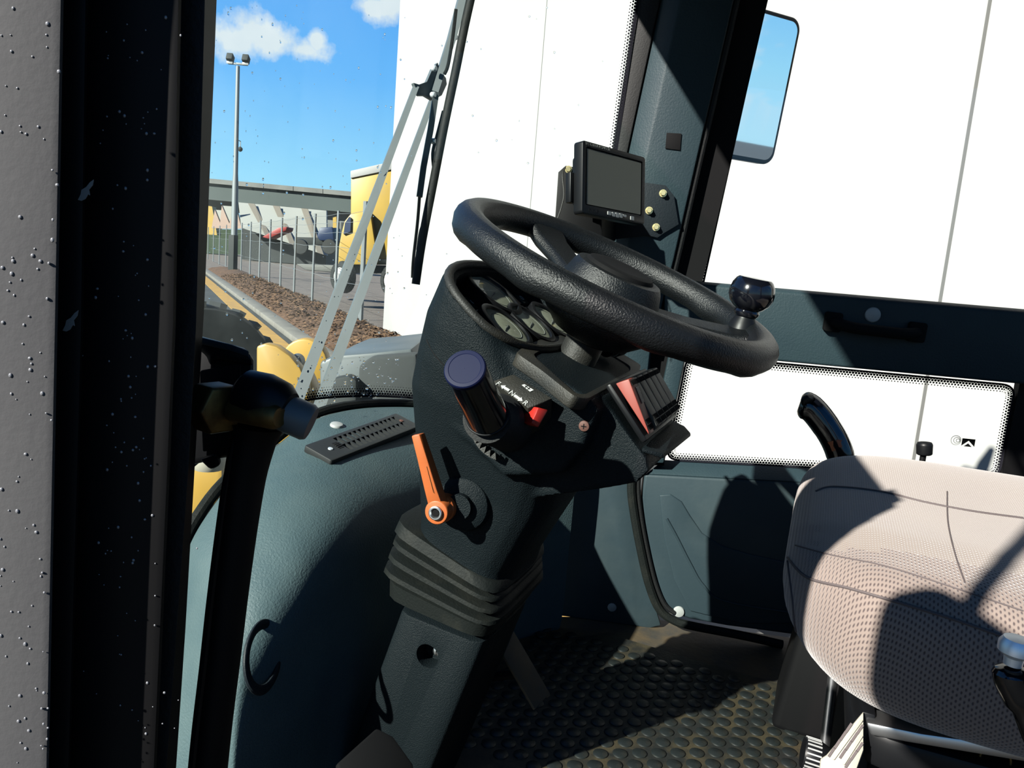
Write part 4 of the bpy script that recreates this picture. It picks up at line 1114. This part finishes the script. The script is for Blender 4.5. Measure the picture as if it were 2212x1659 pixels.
# =================================================================== LEFT SIDE: PILLAR, DOOR, LATCH, GRAB BAR
AH = V((cos(_y), sin(_y), 0)); RH = V((sin(_y), -cos(_y), 0))
def vp_(px, py, d): return at(px, py, AH, AH.dot(EYE) + d)
def vprow(ys, cols, d): return [[vp_(x, y, d) for x in c] for y, c in zip(ys, cols)]
def col_solid(name, ys, L, R, d, thick, mat, parent=None, bev=.003):
    rings = [[vp_(l, y, d), vp_(r, y, d), vp_(r - 6, y, d + thick), vp_(l, y, d) + AH * thick] for y, l, r in zip(ys, L, R)]
    return mesh_obj(name, loft(rings), mat, parent, bev=bev)
YS = [-900, 0, 700, 1000, 1659, 2300]
lpil = col_solid('wall_left_pillar', YS, [176, 166, 156, 146, 126, 100], [402, 392, 380, 368, 338, 300], .297, .13, 'black_paint', bev=.004)
struct(lpil, 'black left front pillar at the open door')
fl_ = col_solid('pillar_flange', YS, [110, 98, 82, 78, 64, 50], [198, 190, 180, 172, 152, 126], .287, .04, 'black_paint', lpil)
seal_o = col_solid('pillar_seal', YS, [364, 354, 342, 330, 300, 262], [462, 443, 424, 408, 360, 318], .311, .025, 'rubber', lpil, bev=.004)
for px, py in ((185, 408), (152, 690)):
    pts = [(0, 22), (6, 12), (10, 14), (8, 2), (16, -8), (18, -20), (10, -14), (2, -4), (-8, 2), (-10, 12), (-16, 24), (-8, 26)]
    mesh_obj('paint_chip', prism([vp_(px + x, py + y, .2865) for x, y in pts], AH * -.0003), 'seam', lpil, smooth=0)
door = thing('cab_door', 'grey wet cab door edge standing open at the far left', 'door', tuple(vp_(60, 1659, .38)))
dsk = col_solid('door_skin', YS, [-190, -200, -210, -215, -225, -240], [160, 139, 126, 120, 107, 96], .272, .014, 'door_grey', door, bev=.004)
rnd = random.Random(12); pl = []
for k in range(130):
    y = rnd.uniform(5, 1650); x = rnd.uniform(-30, 132 - y * .017)
    pl.append((vp_(x, y, .2718), -AH, rnd.choice((.0003, .0004, .0005, .0007))))
drops('rain_drops', pl, door, 4, 'drop_glint')
rnd = random.Random(21); pl = [(vp_(rnd.gauss(275, 45), rnd.uniform(10, 1600), .2968), -AH, rnd.choice((.0003, .0004, .0006))) for k in range(120)]
drops('rain_drops', pl, lpil, 6, 'drop_glint')

LVX = (vp_(530, 860, .49) - vp_(530, 860, .44)) / .05
lat = thing('door_latch', 'black door latch housing on the left pillar', 'latch', tuple(vp_(470, 990, .44)))
lh = mesh_obj('latch_housing', prism([vp_(x, y, .44) for x, y in ((384, 736), (432, 728), (500, 745), (540, 760), (549, 778), (551, 980), (470, 992), (420, 1004), (384, 998))], LVX * .05), 'black_plastic', lat, bev=.004, seg=3)
mesh_obj('latch_lid', prism([vp_(x, y, .434) for x, y in ((408, 738), (432, 727), (505, 745), (543, 764), (548, 790), (468, 775), (452, 790), (448, 770))], LVX * .05), 'black_plastic', lat, bev=.003)
mesh_obj('lid_top', prism([vp_(428, 727, .432), vp_(500, 744, .432), vp_(538, 758, .432), vp_(530, 752, .49), vp_(420, 722, .49)], V((0, 0, -.004))), 'trim_blue', lat, bev=.001)  # light on the lid top is put into its blue colour
mesh_obj('latch_panel', prism([vp_(x, y, .438) for x, y in ((432, 800), (522, 784), (524, 960), (440, 975))], AH * -.002), 'black_matte', lat, bev=.0015)
mesh_obj('striker', prism([vp_(x, y, .43) for x, y in ((430, 992), (466, 980), (478, 1004), (455, 1016))], LVX * .02), 'black_paint', lat, bev=.002)

gbz = thing('grab_bar', 'bent black grab bar bolted in front of the dash cowl', 'bar', tuple(vp_(450, 1659, .47)))
path = [vp_(x, y, .385) for x, y in ((556, 915), (548, 950), (530, 1030), (512, 1150), (494, 1290), (478, 1430), (462, 1560), (448, 1700), (436, 1850))]
rads = [.0165, .0133, .0120, .0115, .0113, .0112, .0112, .0112, .0112]
pth = spline(path, 40)
mesh_obj('bar_tube', tube(pth, [rads[min(int(i / 39 * 8), 7)] + (rads[min(int(i / 39 * 8) + 1, 8)] - rads[min(int(i / 39 * 8), 7)]) * ((i / 39 * 8) % 1) for i in range(40)], 18, flat=.8), 'black_paint', gbz, smooth=60)
mesh_obj('bar_rib', tube([p - AH * .0095 - RH * .006 for p in pth[4:]], .0022, 8), 'black_plastic', gbz)
mesh_obj('flat_end', prism([vp_(x, y, .382) for x, y in ((478, 880), (500, 845), (560, 838), (610, 850), (622, 890), (600, 940), (520, 960), (492, 930))], AH * .012), 'black_paint', gbz, bev=.004, seg=3)
nb_ = vp_(464, 880, .372)
mesh_obj('brass_nut', lathe([(.0125, -.008), (.0135, -.006), (.0135, .006), (.0125, .008)], nb_, (RH * .8 - AH * .55), 6), 'rust_brass', gbz, bev=.0008)
mesh_obj('bolt_shank', lathe([(.0062, 0), (.0062, .026), (.0048, .028)], vp_(505, 884, .370), (RH * .9 - AH * .35), 20), 'rust_brass', gbz)
mesh_obj('clamp', lathe([(.007, -.016), (.0115, -.013), (.0135, -.002), (.0125, .008), (.009, .013)], vp_(576, 866, .372), (RH * .92 - AH * .2 - V((0, 0, .25))).normalized(), 24), 'black_plastic', gbz)
mesh_obj('clear_sleeve', lathe([(.0085, 0), (.0095, .004), (.0095, .016), (.0085, .018)], vp_(600, 884, .372), (RH * .9 - V((0, 0, .32))).normalized(), 24), 'fender_grey', gbz)

# =================================================================== MIRRORS
def mirror(name, label, c, n, w, h, armpts):
    t = thing(name, label, 'mirror', tuple(c))
    n = V(n).normalized(); up = V((0, 0, 1)); u = up.cross(n).normalized(); v = n.cross(u)
    hd_ = mesh_obj('mirror_housing', prism([c + u * x + v * y for x, y in rrect(w, h, .04, 8)], -n * .035), 'black_plastic', t, bev=.006, seg=3)
    mesh_obj('mirror_glass', prism([c + u * x + v * y + n * .0006 for x, y in rrect(w - .026, h - .026, .030, 8)], n * .001), 'mirror', t, smooth=0)
    mesh_obj('mirror_arm', tube(spline(armpts, 18), .009, 10), 'black_paint', t)
    return t
mN = V((-.66, -.745, -.112)).normalized()
mtr = rw(1712, 45, .0); d_ = 2.05
mcen = dep(1640, 190, 2.35)
mirror('side_mirror', 'black framed side mirror outside the right window reflecting the sky', mcen + V((0, 0, 0)), mN, .235, .435,
       [mcen - mN * .03 + V((0, 0, .1)), mcen + V((-.05, .14, .14)), rwz(.33, 1.45, .08), rwz(.28, 1.52, .04)])
shade_mirror = V((-1.10, .245, 1.015))  # unseen mirror and arm, added to cast the rounded shadow on the seat
mirror('side_mirror', 'unseen side mirror and arm added to shade the seat', shade_mirror, (.55, -.83, 0), .15, .15,
       [shade_mirror + V((0, .02, .06)), shade_mirror + V((-.0, .03, .2)), V((-1.08, .32, 1.42)), V((-.9, .40, 1.56)), V((-.78, .42, 1.60))])

# =================================================================== WIPER
wip = thing('windscreen_wiper', 'parallel-arm windscreen wiper with its blade outside the glass', 'wiper', tuple(ws(670, 890, .03)))
WPN = V((.2, 1, 0))
def wpl(x, y, c=.90): return at(x, y, WPN, c)
def wa(pts, r, mat, name, c=.90):
    return mesh_obj(name, tube([wpl(x, y, c) for x, y in pts], r, 4, flat=.7), mat, wip, smooth=20)
def wt(pts, off, r, mat, name, flat=1.0, n=10, seg=14):
    return mesh_obj(name, tube(spline([ws(x, y, off) for x, y in pts], seg), r, n, flat=flat), mat, wip, smooth=50)
wa([(640, 870), (898, 188)], [.0165, .009], 'fender_grey', 'wiper_arm')
wa([(683, 895), (934, 215)], [.0175, .0095], 'fender_grey', 'wiper_arm', .97)
mesh_obj('wiper_head', prism([wpl(x, y, .895) for x, y in ((893, 178), (906, 182), (922, 176), (934, 148), (946, 134), (950, 150), (964, 168), (966, 182), (955, 206), (935, 216), (918, 206), (905, 206))], V((.01, .012, 0))), 'fender_grey', wip, bev=.002)
wa([(938, 200), (957, 140), (975, 85), (998, 0), (1020, -85)], [.011, .012, .013, .014, .015], 'fender_grey', 'wiper_upper_arm', .89)
wa([(942, 200), (930, 280), (915, 360), (906, 425)], .0105, 'fender_grey', 'wiper_lower_arm', .885)
wt([(908, 400), (902, 480), (893, 560), (891, 600)], .05, .0050, 'rubber_dusty', 'blade_spring', .5, 8)
wt([(1030, -60), (1005, 50), (985, 150), (960, 270), (935, 400), (912, 520), (898, 614)], .02, .0075, 'rubber_dusty', 'wiper_blade', 1.3, 8, 24)
wt([(985, 20), (978, 80), (968, 140), (960, 160)], .045, .0035, 'rubber_dusty', 'blade_bracket', 1, 6)
wt([(958, 240), (945, 290), (935, 330), (938, 372)], .045, .0035, 'rubber_dusty', 'blade_bracket', 1, 6)
wt([(920, 470), (908, 500), (902, 540)], .045, .0030, 'rubber_dusty', 'blade_bracket', 1, 6)
for x, y in ((938, 148), (936, 205), (983, 80), (937, 305)):
    i = min(range(49), key=lambda q: (WSC[q] - V((ws(x, y).x, ws(x, y).y, 0))).length)
    mesh_obj('pivot_rivet', lathe([(.006, -.004), (.006, .003), (.004, .005)], wpl(x, y, .885), -WPN, 14), 'zinc', wip)

# =================================================================== LOADER FRONT END (seen through the glass)
ldr = thing('loader_front_frame', 'yellow lift-arm plates of the loader ahead of the windscreen', 'machine frame', tuple(vp_(640, 900, 2.3)))
def plate(name, pts, d, th, mat, parent, bev=.008):
    return mesh_obj(name, prism([vp_(x, y, d) for x, y in pts], AH * th), mat, parent, bev=bev, seg=2)
plate('lift_plate', [(553, 748), (572, 742), (596, 748), (625, 768), (648, 795), (662, 830), (668, 880), (668, 960), (553, 960)], 2.25, .05, 'loader_yellow', ldr)
disc = [(655 + 52 * cos(t * pi / 14), 790 + 58 * sin(t * pi / 14)) for t in range(28)]
plate('pin_plate', disc[:0] + [(x, y) for x, y in disc], 2.6, .06, 'loader_yellow', ldr)
plate('inner_plate', [(610, 775), (640, 785), (662, 815), (678, 850), (690, 900), (690, 960), (620, 960)], 2.36, .10, 'loader_yellow', ldr)
mesh_obj('hinge_pin', lathe([(.022, -.02), (.022, .02), (.016, .026)], vp_(640, 780, 2.33), -AH, 20), 'fender_grey', ldr)
plate('side_beam', [(705, 860), (722, 800), (730, 840), (728, 960), (700, 960)], 2.4, .06, 'loader_yellow', ldr)
plate('lower_beam', [(380, 1005), (480, 996), (480, 1030), (470, 1085), (380, 1160)], 1.6, .25, 'loader_yellow', ldr)
mesh_obj('grease_cap', lathe([(.03, 0), (.035, .01), (.035, .03), (.028, .04)], vp_(452, 1012, 1.55), V((0, 0, 1)), 18), 'cream', ldr)
fen = plate('mudguard', [(690, 782), (725, 768), (800, 762), (890, 752), (900, 980), (690, 980)], 2.1, .5, 'fender_grey', ldr, .01)
fen['label'] = 'grey steel mudguard'
plate('guard_rib', [(775, 790), (800, 772), (900, 764), (900, 980), (765, 980)], 2.04, .06, 'asphalt', fen, .01)
plate('step_bracket', [(700, 850), (720, 818), (752, 812), (770, 822), (768, 980), (700, 980)], 2.0, .05, 'dark_shade', fen, .006)
tcn = vp_(424, 818, 4.2); tax = (AH * .75 + RH * -.66).normalized(); TR_ = .42
ty = mesh_obj('front_tyre', lathe([(.20, -.13), (.33, -.15), (.40, -.14), (TR_, -.11), (TR_, .11), (.40, .14), (.33, .15), (.20, .13)], tcn, tax, 48, cap=False), 'tyre', ldr, label='black lugged front tyre')
a_, b_, _ = frame(tax)
for k in range(24):
    t = 2 * pi * k / 24; e = a_ * cos(t) + b_ * sin(t); f = tax.cross(e)
    for sgn in (-1, 1):
        mesh_obj('tread_lug', box(tcn + e * (TR_ + .008) + tax * (.062 * sgn) + f * (.012 * sgn), (.03, .035, .12), (e, (f + tax * .35 * sgn).normalized(), tax)), 'tyre', ty, smooth=0)
mesh_obj('wheel_rim', lathe([(.21, -.12), (.20, -.10), (.12, -.08), (.11, -.05), (.02, -.05)], tcn, tax, 32, cap=False), 'fender_grey', ty)

# =================================================================== OUTDOORS
ZG = -1.0
E1 = V((cos(radians(47.5)), sin(radians(47.5)), 0)); E2 = V((sin(radians(47.5)), -cos(radians(47.5)), 0))
def sq_(s, q, z=0.0): return V((EYE.x, EYE.y, 0)) + E1 * s + E2 * q + V((0, 0, ZG + z))
def strip(name, s0, s1, q0, q1, z0, z1, mat, bev=0):
    return mesh_obj(name, prism([sq_(s0, q0, z0), sq_(s1, q0, z0), sq_(s1, q1, z0), sq_(s0, q1, z0)], V((0, 0, z1 - z0))), mat, bev=bev, smooth=0 if not bev else 35)
gr = mesh_obj('ground', prism([sq_(-400, -400, -.3), sq_(500, -400, -.3), sq_(500, 400, -.3), sq_(-400, 400, -.3)], V((0, 0, .3))), 'asphalt', smooth=0)
struct(gr, 'grey asphalt road')
struct(strip('gravel_yard', 16.4, 140, 4.15, 90, .0, .03, 'gravel'), 'brown gravel yard beyond the wire fence')
struct(strip('verge', 45, 140, 2.7, 4.1, .0, .06, 'gravel'), 'far verge')
tag(strip('road_line', -6, 46, 1.86, 2.24, 0, .012, 'yellow_line'), 'painted yellow line on the road beside the kerb', 'road marking')
kb2 = strip('kerb', -6, 46, 2.36, 2.70, 0, .13, 'kerb', .03); struct(kb2, 'pale concrete kerb along the bark bed')
# bark mulch: a mounded bed and its loose chips
vs, fs = [], []; ns, nq = 120, 16
def bark_z(s, q): return .10 + .22 * max(0, sin((q - 2.68) / 1.85 * pi)) ** .7 + .07 * mnoise.noise(V((s * .8, q * 1.2, 0))) + .03 * mnoise.noise(V((s * 4, q * 4, 3)))
for i in range(ns + 1):
    for j in range(nq + 1):
        s = 7 + 39 * (i / ns) ** 1.25; q = 2.68 + 1.86 * j / nq; vs.append(sq_(s, q, bark_z(s, q)))
for i in range(ns):
    for j in range(nq): fs.append((i * (nq + 1) + j, i * (nq + 1) + j + 1, (i + 1) * (nq + 1) + j + 1, (i + 1) * (nq + 1) + j))
bed = mesh_obj('bark_bed', (vs, fs), 'mulch', smooth=0); struct(bed, 'brown bark mulch bed between kerb and fence')
rnd = random.Random(9); g = []
for k in range(9000):
    s = 7.1 + 30 * rnd.random() ** 1.3; q = rnd.uniform(2.7, 4.5); c = sq_(s, q, bark_z(s, q) + rnd.uniform(.0, .035))
    a = rnd.uniform(0, pi); u = V((cos(a), sin(a), rnd.uniform(-.5, .5))).normalized(); w_ = u.cross(V((0, 0, 1))).normalized() + V((0, 0, rnd.uniform(-.6, .6)))
    l, w = rnd.uniform(.02, .075), rnd.uniform(.008, .022)
    g.append(([c - u * l - w_ * w, c + u * l - w_ * w * .6, c + u * l * .8 + w_ * w, c - u * l * .9 + w_ * w], [(0, 1, 2, 3)]))
ch = mesh_obj('bark_chips', join(*g) if False else ([v for a in g for v in a[0]], [tuple(4 * i + j for j in range(4)) for i in range(len(g))]), 'chip_dark', smooth=0)
tag(ch, 'loose brown bark chips covering the bed', 'bark', kind='stuff')

# white building ---------------------------------------------------------------
bld = thing('white_building', 'huge white panelled building wall filling the right background', 'building', tuple(sq_(4, 4.7)))
edges = [-.5, 3.3, 9.4, 16.3]
for k in range(3):
    s0, s1 = edges[k] + .012, edges[k + 1] - .012
    mesh_obj('wall_panel', prism([sq_(s0, 4.54), sq_(s1, 4.54), sq_(s1, 4.70), sq_(s0, 4.70)], V((0, 0, 9.5))), 'white_wall', bld, bev=.006, seg=1)
mesh_obj('wall_core', prism([sq_(-.4, 4.62), sq_(16.2, 4.62), sq_(16.2, 30), sq_(-.4, 30)], V((0, 0, 9.3))), 'seam', bld, smooth=0)

# wire fence ---------------------------------------------------------------------
fen2 = thing('wire_fence', 'galvanised chain-link fence with posts and top wires behind the bark bed', 'fence', tuple(sq_(20, 4.15)))
PS = [16.6, 19.3, 22.4, 25.6, 28.6, 31.6, 34.8, 38.4, 42.5, 47, 52, 57.5, 63.5, 70]
rnd = random.Random(2)
for k, s in enumerate(PS):
    hgt = 2.72 if k else 2.85; j = rnd.uniform(-.05, .05)
    mesh_obj('fence_post', tube([sq_(s, 4.12, 0), sq_(s + j * .5, 4.12, 1.2), sq_(s + j, 4.12, hgt)], .055 if k == 0 else .034, 8), 'galv', fen2)
for z in (.15, 1.05, 1.85, 2.2, 2.45, 2.65):
    pts = []
    for i in range(len(PS) - 1):
        for f in (0, .5):
            pts.append(sq_(PS[i] + (PS[i + 1] - PS[i]) * f, 4.12, z - (.03 if f else 0)))
    mesh_obj('strand_wire', tube(pts, .005, 5), 'galv', fen2)
g = []
sp_ = .09; z1 = 1.85
for k in range(int(50 / sp_)):
    s = 15 + k * sp_
    for sg in (-1, 1):
        a, b = sq_(s, 4.13, .1), sq_(s + sg * z1, 4.13, z1)
        w = E1 * .0014
        g.append(([a - w, a + w, b + w, b - w], [(0, 1, 2, 3)]))
cm = mesh_obj('chain_link', ([v for a in g for v in a[0]], [tuple(4 * i + j for j in range(4)) for i in range(len(g))]), 'galv', fen2, smooth=0); cm['kind'] = 'stuff'

# flood-light mast -------------------------------------------------------------------
DL = 38.5
mb_ = dep(504, 597, DL); mb_.z = ZG; mtop = dep(512, 158, DL); mtop = V((mb_.x, mb_.y, mtop.z))
mast = thing('light_mast', 'tall grey light mast with two floodlights behind the fence', 'lamp post', tuple(mb_))
mesh_obj('mast_pole', tube([mb_, mb_.lerp(mtop, .45), mb_.lerp(mtop, .5), mtop], [.16, .145, .115, .09], 14), 'galv', mast)
mesh_obj('crossbar', box(mtop + V((0, 0, .1)), (.10, .95, .10), (AH, RH, V((0, 0, 1)))), 'galv', mast, bev=.01)
for sg in (-1, 1):
    c = mtop + RH * (.38 * sg) + V((0, 0, .34))
    f_ = mesh_obj('floodlight', box(c, (.34, .30, .34), ((AH + V((0, 0, -.5))).normalized(), RH, (AH * .5 + V((0, 0, 1))).normalized())), 'dark_shade', mast, bev=.03)
    mesh_obj('lamp_glass', box(mtop + RH * (.38 * sg) + V((0, 0, .12)) - AH * .07, (.03, .30, .12), (AH, RH, V((0, 0, 1)))), 'white_plastic', f_, bev=.005)
cc_ = dep(519, 322, DL - .2)
mesh_obj('dome_camera', lathe([(.03, .12), (.10, .06), (.12, 0), (.09, -.09), (.02, -.13)], cc_, V((0, 0, 1)), 16), 'dark_shade', mast)
mesh_obj('camera_arm', tube([V((mb_.x, mb_.y, cc_.z + .35)), cc_ + V((0, 0, .38)), cc_ + V((0, 0, .1))], .022, 8), 'galv', mast)
mesh_obj('cabinet', box(dep(503, 560, DL - .2) + V((0, 0, -.1)), (.3, .35, 2.6)), 'dark_shade', mast, bev=.02)

# overpass ------------------------------------------------------------------------------
ovp = thing('overpass', 'long grey concrete overpass crossing behind the yard', 'bridge', tuple(dep(600, 520, 112)))
def pxbox(name, pts, d, th, mat, parent, bev=0): return mesh_obj(name, prism([vp_(x, y, d) for x, y in pts], AH * th), mat, parent, bev=bev, smooth=0 if not bev else 35)
for k in range(-14, 9):
    x0, x1 = 250 + k * 64, 250 + (k + 1) * 64 - 1.2
    pxbox('parapet', [(x0, 367 + .092 * (x0 - 250)), (x1, 367 + .092 * (x1 - 250)), (x1, 377 + .092 * (x1 - 250)), (x0, 377 + .092 * (x0 - 250))], 110, 1.0, 'concrete', ovp)
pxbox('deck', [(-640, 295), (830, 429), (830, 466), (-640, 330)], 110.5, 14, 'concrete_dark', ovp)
pxbox('girder', [(-640, 326), (830, 462), (830, 484), (-640, 350)], 113, 10, 'dark_shade', ovp)  # shading under the deck, painted as a dark colour on this box
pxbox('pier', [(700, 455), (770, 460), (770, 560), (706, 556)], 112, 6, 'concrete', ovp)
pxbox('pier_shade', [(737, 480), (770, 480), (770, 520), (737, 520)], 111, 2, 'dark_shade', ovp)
tag(pxbox('distant_hedge', [(380, 493), (520, 496), (720, 520), (770, 524), (770, 560), (380, 545)], 88, 2, 'foliage', None), 'dark hedge and vehicles line behind the yard', 'hedge', kind='stuff')
tr = tag(mesh_obj('distant_trees', join(*[lathe([(.3, 0), (3, 1), (4, 3.5), (2.5, 6), (.2, 7.2)], V((vp_(x, 470, 128).x, vp_(x, 470, 128).y, ZG)), V((0, 0, 1)), 10) for x in (40, 140, 300, 380, 425)]), 'foliage'), 'dark trees under the far end of the overpass', 'trees', kind='stuff')
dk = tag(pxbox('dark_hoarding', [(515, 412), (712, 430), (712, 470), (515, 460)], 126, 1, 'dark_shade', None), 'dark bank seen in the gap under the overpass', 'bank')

# saw-tooth shed ----------------------------------------------------------------------------
shed = thing('saw_tooth_shed', 'pale roofed shed with pink gables and brown roof stripes', 'building', tuple(vp_(600, 520, 72)))
DS = 70
top = [(513, 437), (705, 455)]; bot = [(521, 492), (704, 548)]
rf = [vp_(515, 437, DS + 6), vp_(705, 455, DS + 6), vp_(706, 552, DS), vp_(521, 492, DS)]
def rfp(u, v): return (rf[0].lerp(rf[1], u)).lerp(rf[3].lerp(rf[2], u), v)
mesh_obj('roof_sheet', prism([rfp(0, 0), rfp(1, 0), rfp(1, 1), rfp(0, 1)], AH * .4), 'roof_pale', shed, smooth=0)
for u0 in (.14, .42, .74):
    q4 = [rfp(u0, 0.01), rfp(u0 + .075, 0.01), rfp(u0 + .25, .99), rfp(u0 + .175, .99)]
    mesh_obj('roof_stripe', prism([p - AH * .8 for p in q4], AH * .08), 'roof_stripe', shed, smooth=0)
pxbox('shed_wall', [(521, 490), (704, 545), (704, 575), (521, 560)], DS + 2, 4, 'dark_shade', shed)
for k, (x0, xp, x1, y, h) in enumerate(((457, 464, 480, 453, 40), (474, 479, 500, 444, 50), (492, 508, 522, 440, 54))):
    pxbox('pink_gable', [(x0, y + h), (xp, y), (x1, y + h)], DS + 3 - k * .4, .3, 'gable_pink', shed)
    if k < 2: pxbox('gable_roof', [(xp, y), (xp + 26, y + 2), (x1 + 22, y + h), (x1, y + h)], DS + 4 - k * .4, .3, 'roof_pale', shed)
tag(pxbox('sign_pillar', [(446, 444), (458, 446), (469, 508), (446, 506)], 76, 1, 'truck_yellow', None), 'yellow sign pillar left of the pink gables', 'sign')
rs = thing('round_sign', 'round white road sign on a pole at the windscreen edge', 'sign', tuple(vp_(436, 560, 36)))
mesh_obj('sign_disc', lathe([(.36, 0), (.36, .03), (.34, .035)], vp_(434, 438, 36), -AH, 28), 'white_wall', rs)
mesh_obj('sign_pole', tube([vp_(434, 450, 36.1), vp_(434, 560, 36.1)], .04, 8), 'galv', rs)

# vehicles behind the fence ------------------------------------------------------------------
trk = thing('yellow_truck', 'yellow lorry with a tall box body parked behind the fence', 'truck', tuple(vp_(780, 600, 24)))
DT = 24
pxbox('cargo_box', [(758, 384), (860, 362), (860, 560), (757, 560)], DT, 5, 'truck_yellow', trk, .03)
pxbox('roof_edge', [(757, 369), (862, 345), (862, 363), (757, 385)], DT - .05, 5.1, 'white_wall', trk, .02)
pxbox('truck_cab', [(738, 500), (744, 478), (757, 462), (800, 458), (815, 560), (812, 572), (730, 572), (732, 530)], DT - .3, 2.2, 'truck_yellow', trk, .04)
pxbox('cab_window', [(745, 482), (754, 468), (758, 470), (757, 500), (742, 506)], DT - .36, .1, 'truck_blue', trk)
pxbox('wind_deflector', [(719, 470), (726, 468), (727, 492), (719, 492)], DT - .3, .1, 'truck_yellow', trk)
pxbox('chassis', [(735, 572), (860, 575), (860, 592), (735, 590)], DT, 2, 'dark_shade', trk)
for x, y in ((741, 598), (850, 606)):
    w = mesh_obj('truck_wheel', lathe([(.30, .16), (.46, .15), (.5, .08), (.5, -.12), (.44, -.16), (.28, -.16)], vp_(x, y, DT - .2), (-AH * .75 - RH * .65), 28, cap=False), 'tyre', trk)
    mesh_obj('wheel_hub', lathe([(.31, .12), (.25, .17), (.12, .18), (.10, .24), (.01, .24)], vp_(x, y, DT - .2), (-AH * .75 - RH * .65), 24, cap=False), 'white_wall', w)
for k in range(3):
    pxbox('step', [(778, 588 + k * 8), (792, 588 + k * 8), (792, 590 + k * 8), (778, 590 + k * 8)], DT - .3, .3, 'truck_yellow', trk)
pxbox('step_rail', [(790, 575), (793, 575), (793, 606), (790, 606)], DT - .3, .06, 'truck_yellow', trk)
bt_ = thing('blue_truck', 'dark blue lorry cab in front of the shed', 'truck', tuple(vp_(705, 530, 55)))
pxbox('truck_cab', [(690, 492), (718, 490), (722, 520), (690, 520), (684, 510)], 55, 2.5, 'truck_blue', bt_, .1)
pxbox('truck_bumper', [(640, 512), (722, 514), (722, 530), (640, 528)], 55.5, 2.5, 'dark_shade', bt_, .05)
for x in (650, 712):
    mesh_obj('truck_wheel', lathe([(.2, .2), (.5, .18), (.55, 0), (.5, -.18), (.2, -.2)], vp_(x, 533, 54.8), AH, 18, cap=True), 'tyre', bt_)
rdp = tag(pxbox('loading_ramp', [(566, 512), (600, 492), (620, 490), (618, 498), (600, 506), (580, 516)], 50, 1.5, 'truck_red', None, .05), 'red sloping loading ramp behind the fence', 'ramp')
tag(pxbox('concrete_barrier', [(638, 570), (745, 574), (745, 590), (660, 584)], 26, .8, 'concrete', None, .05), 'low concrete barrier in the gravel yard', 'barrier')

for o in bpy.data.objects:
    if '_loc' in o.keys(): del o['_loc']
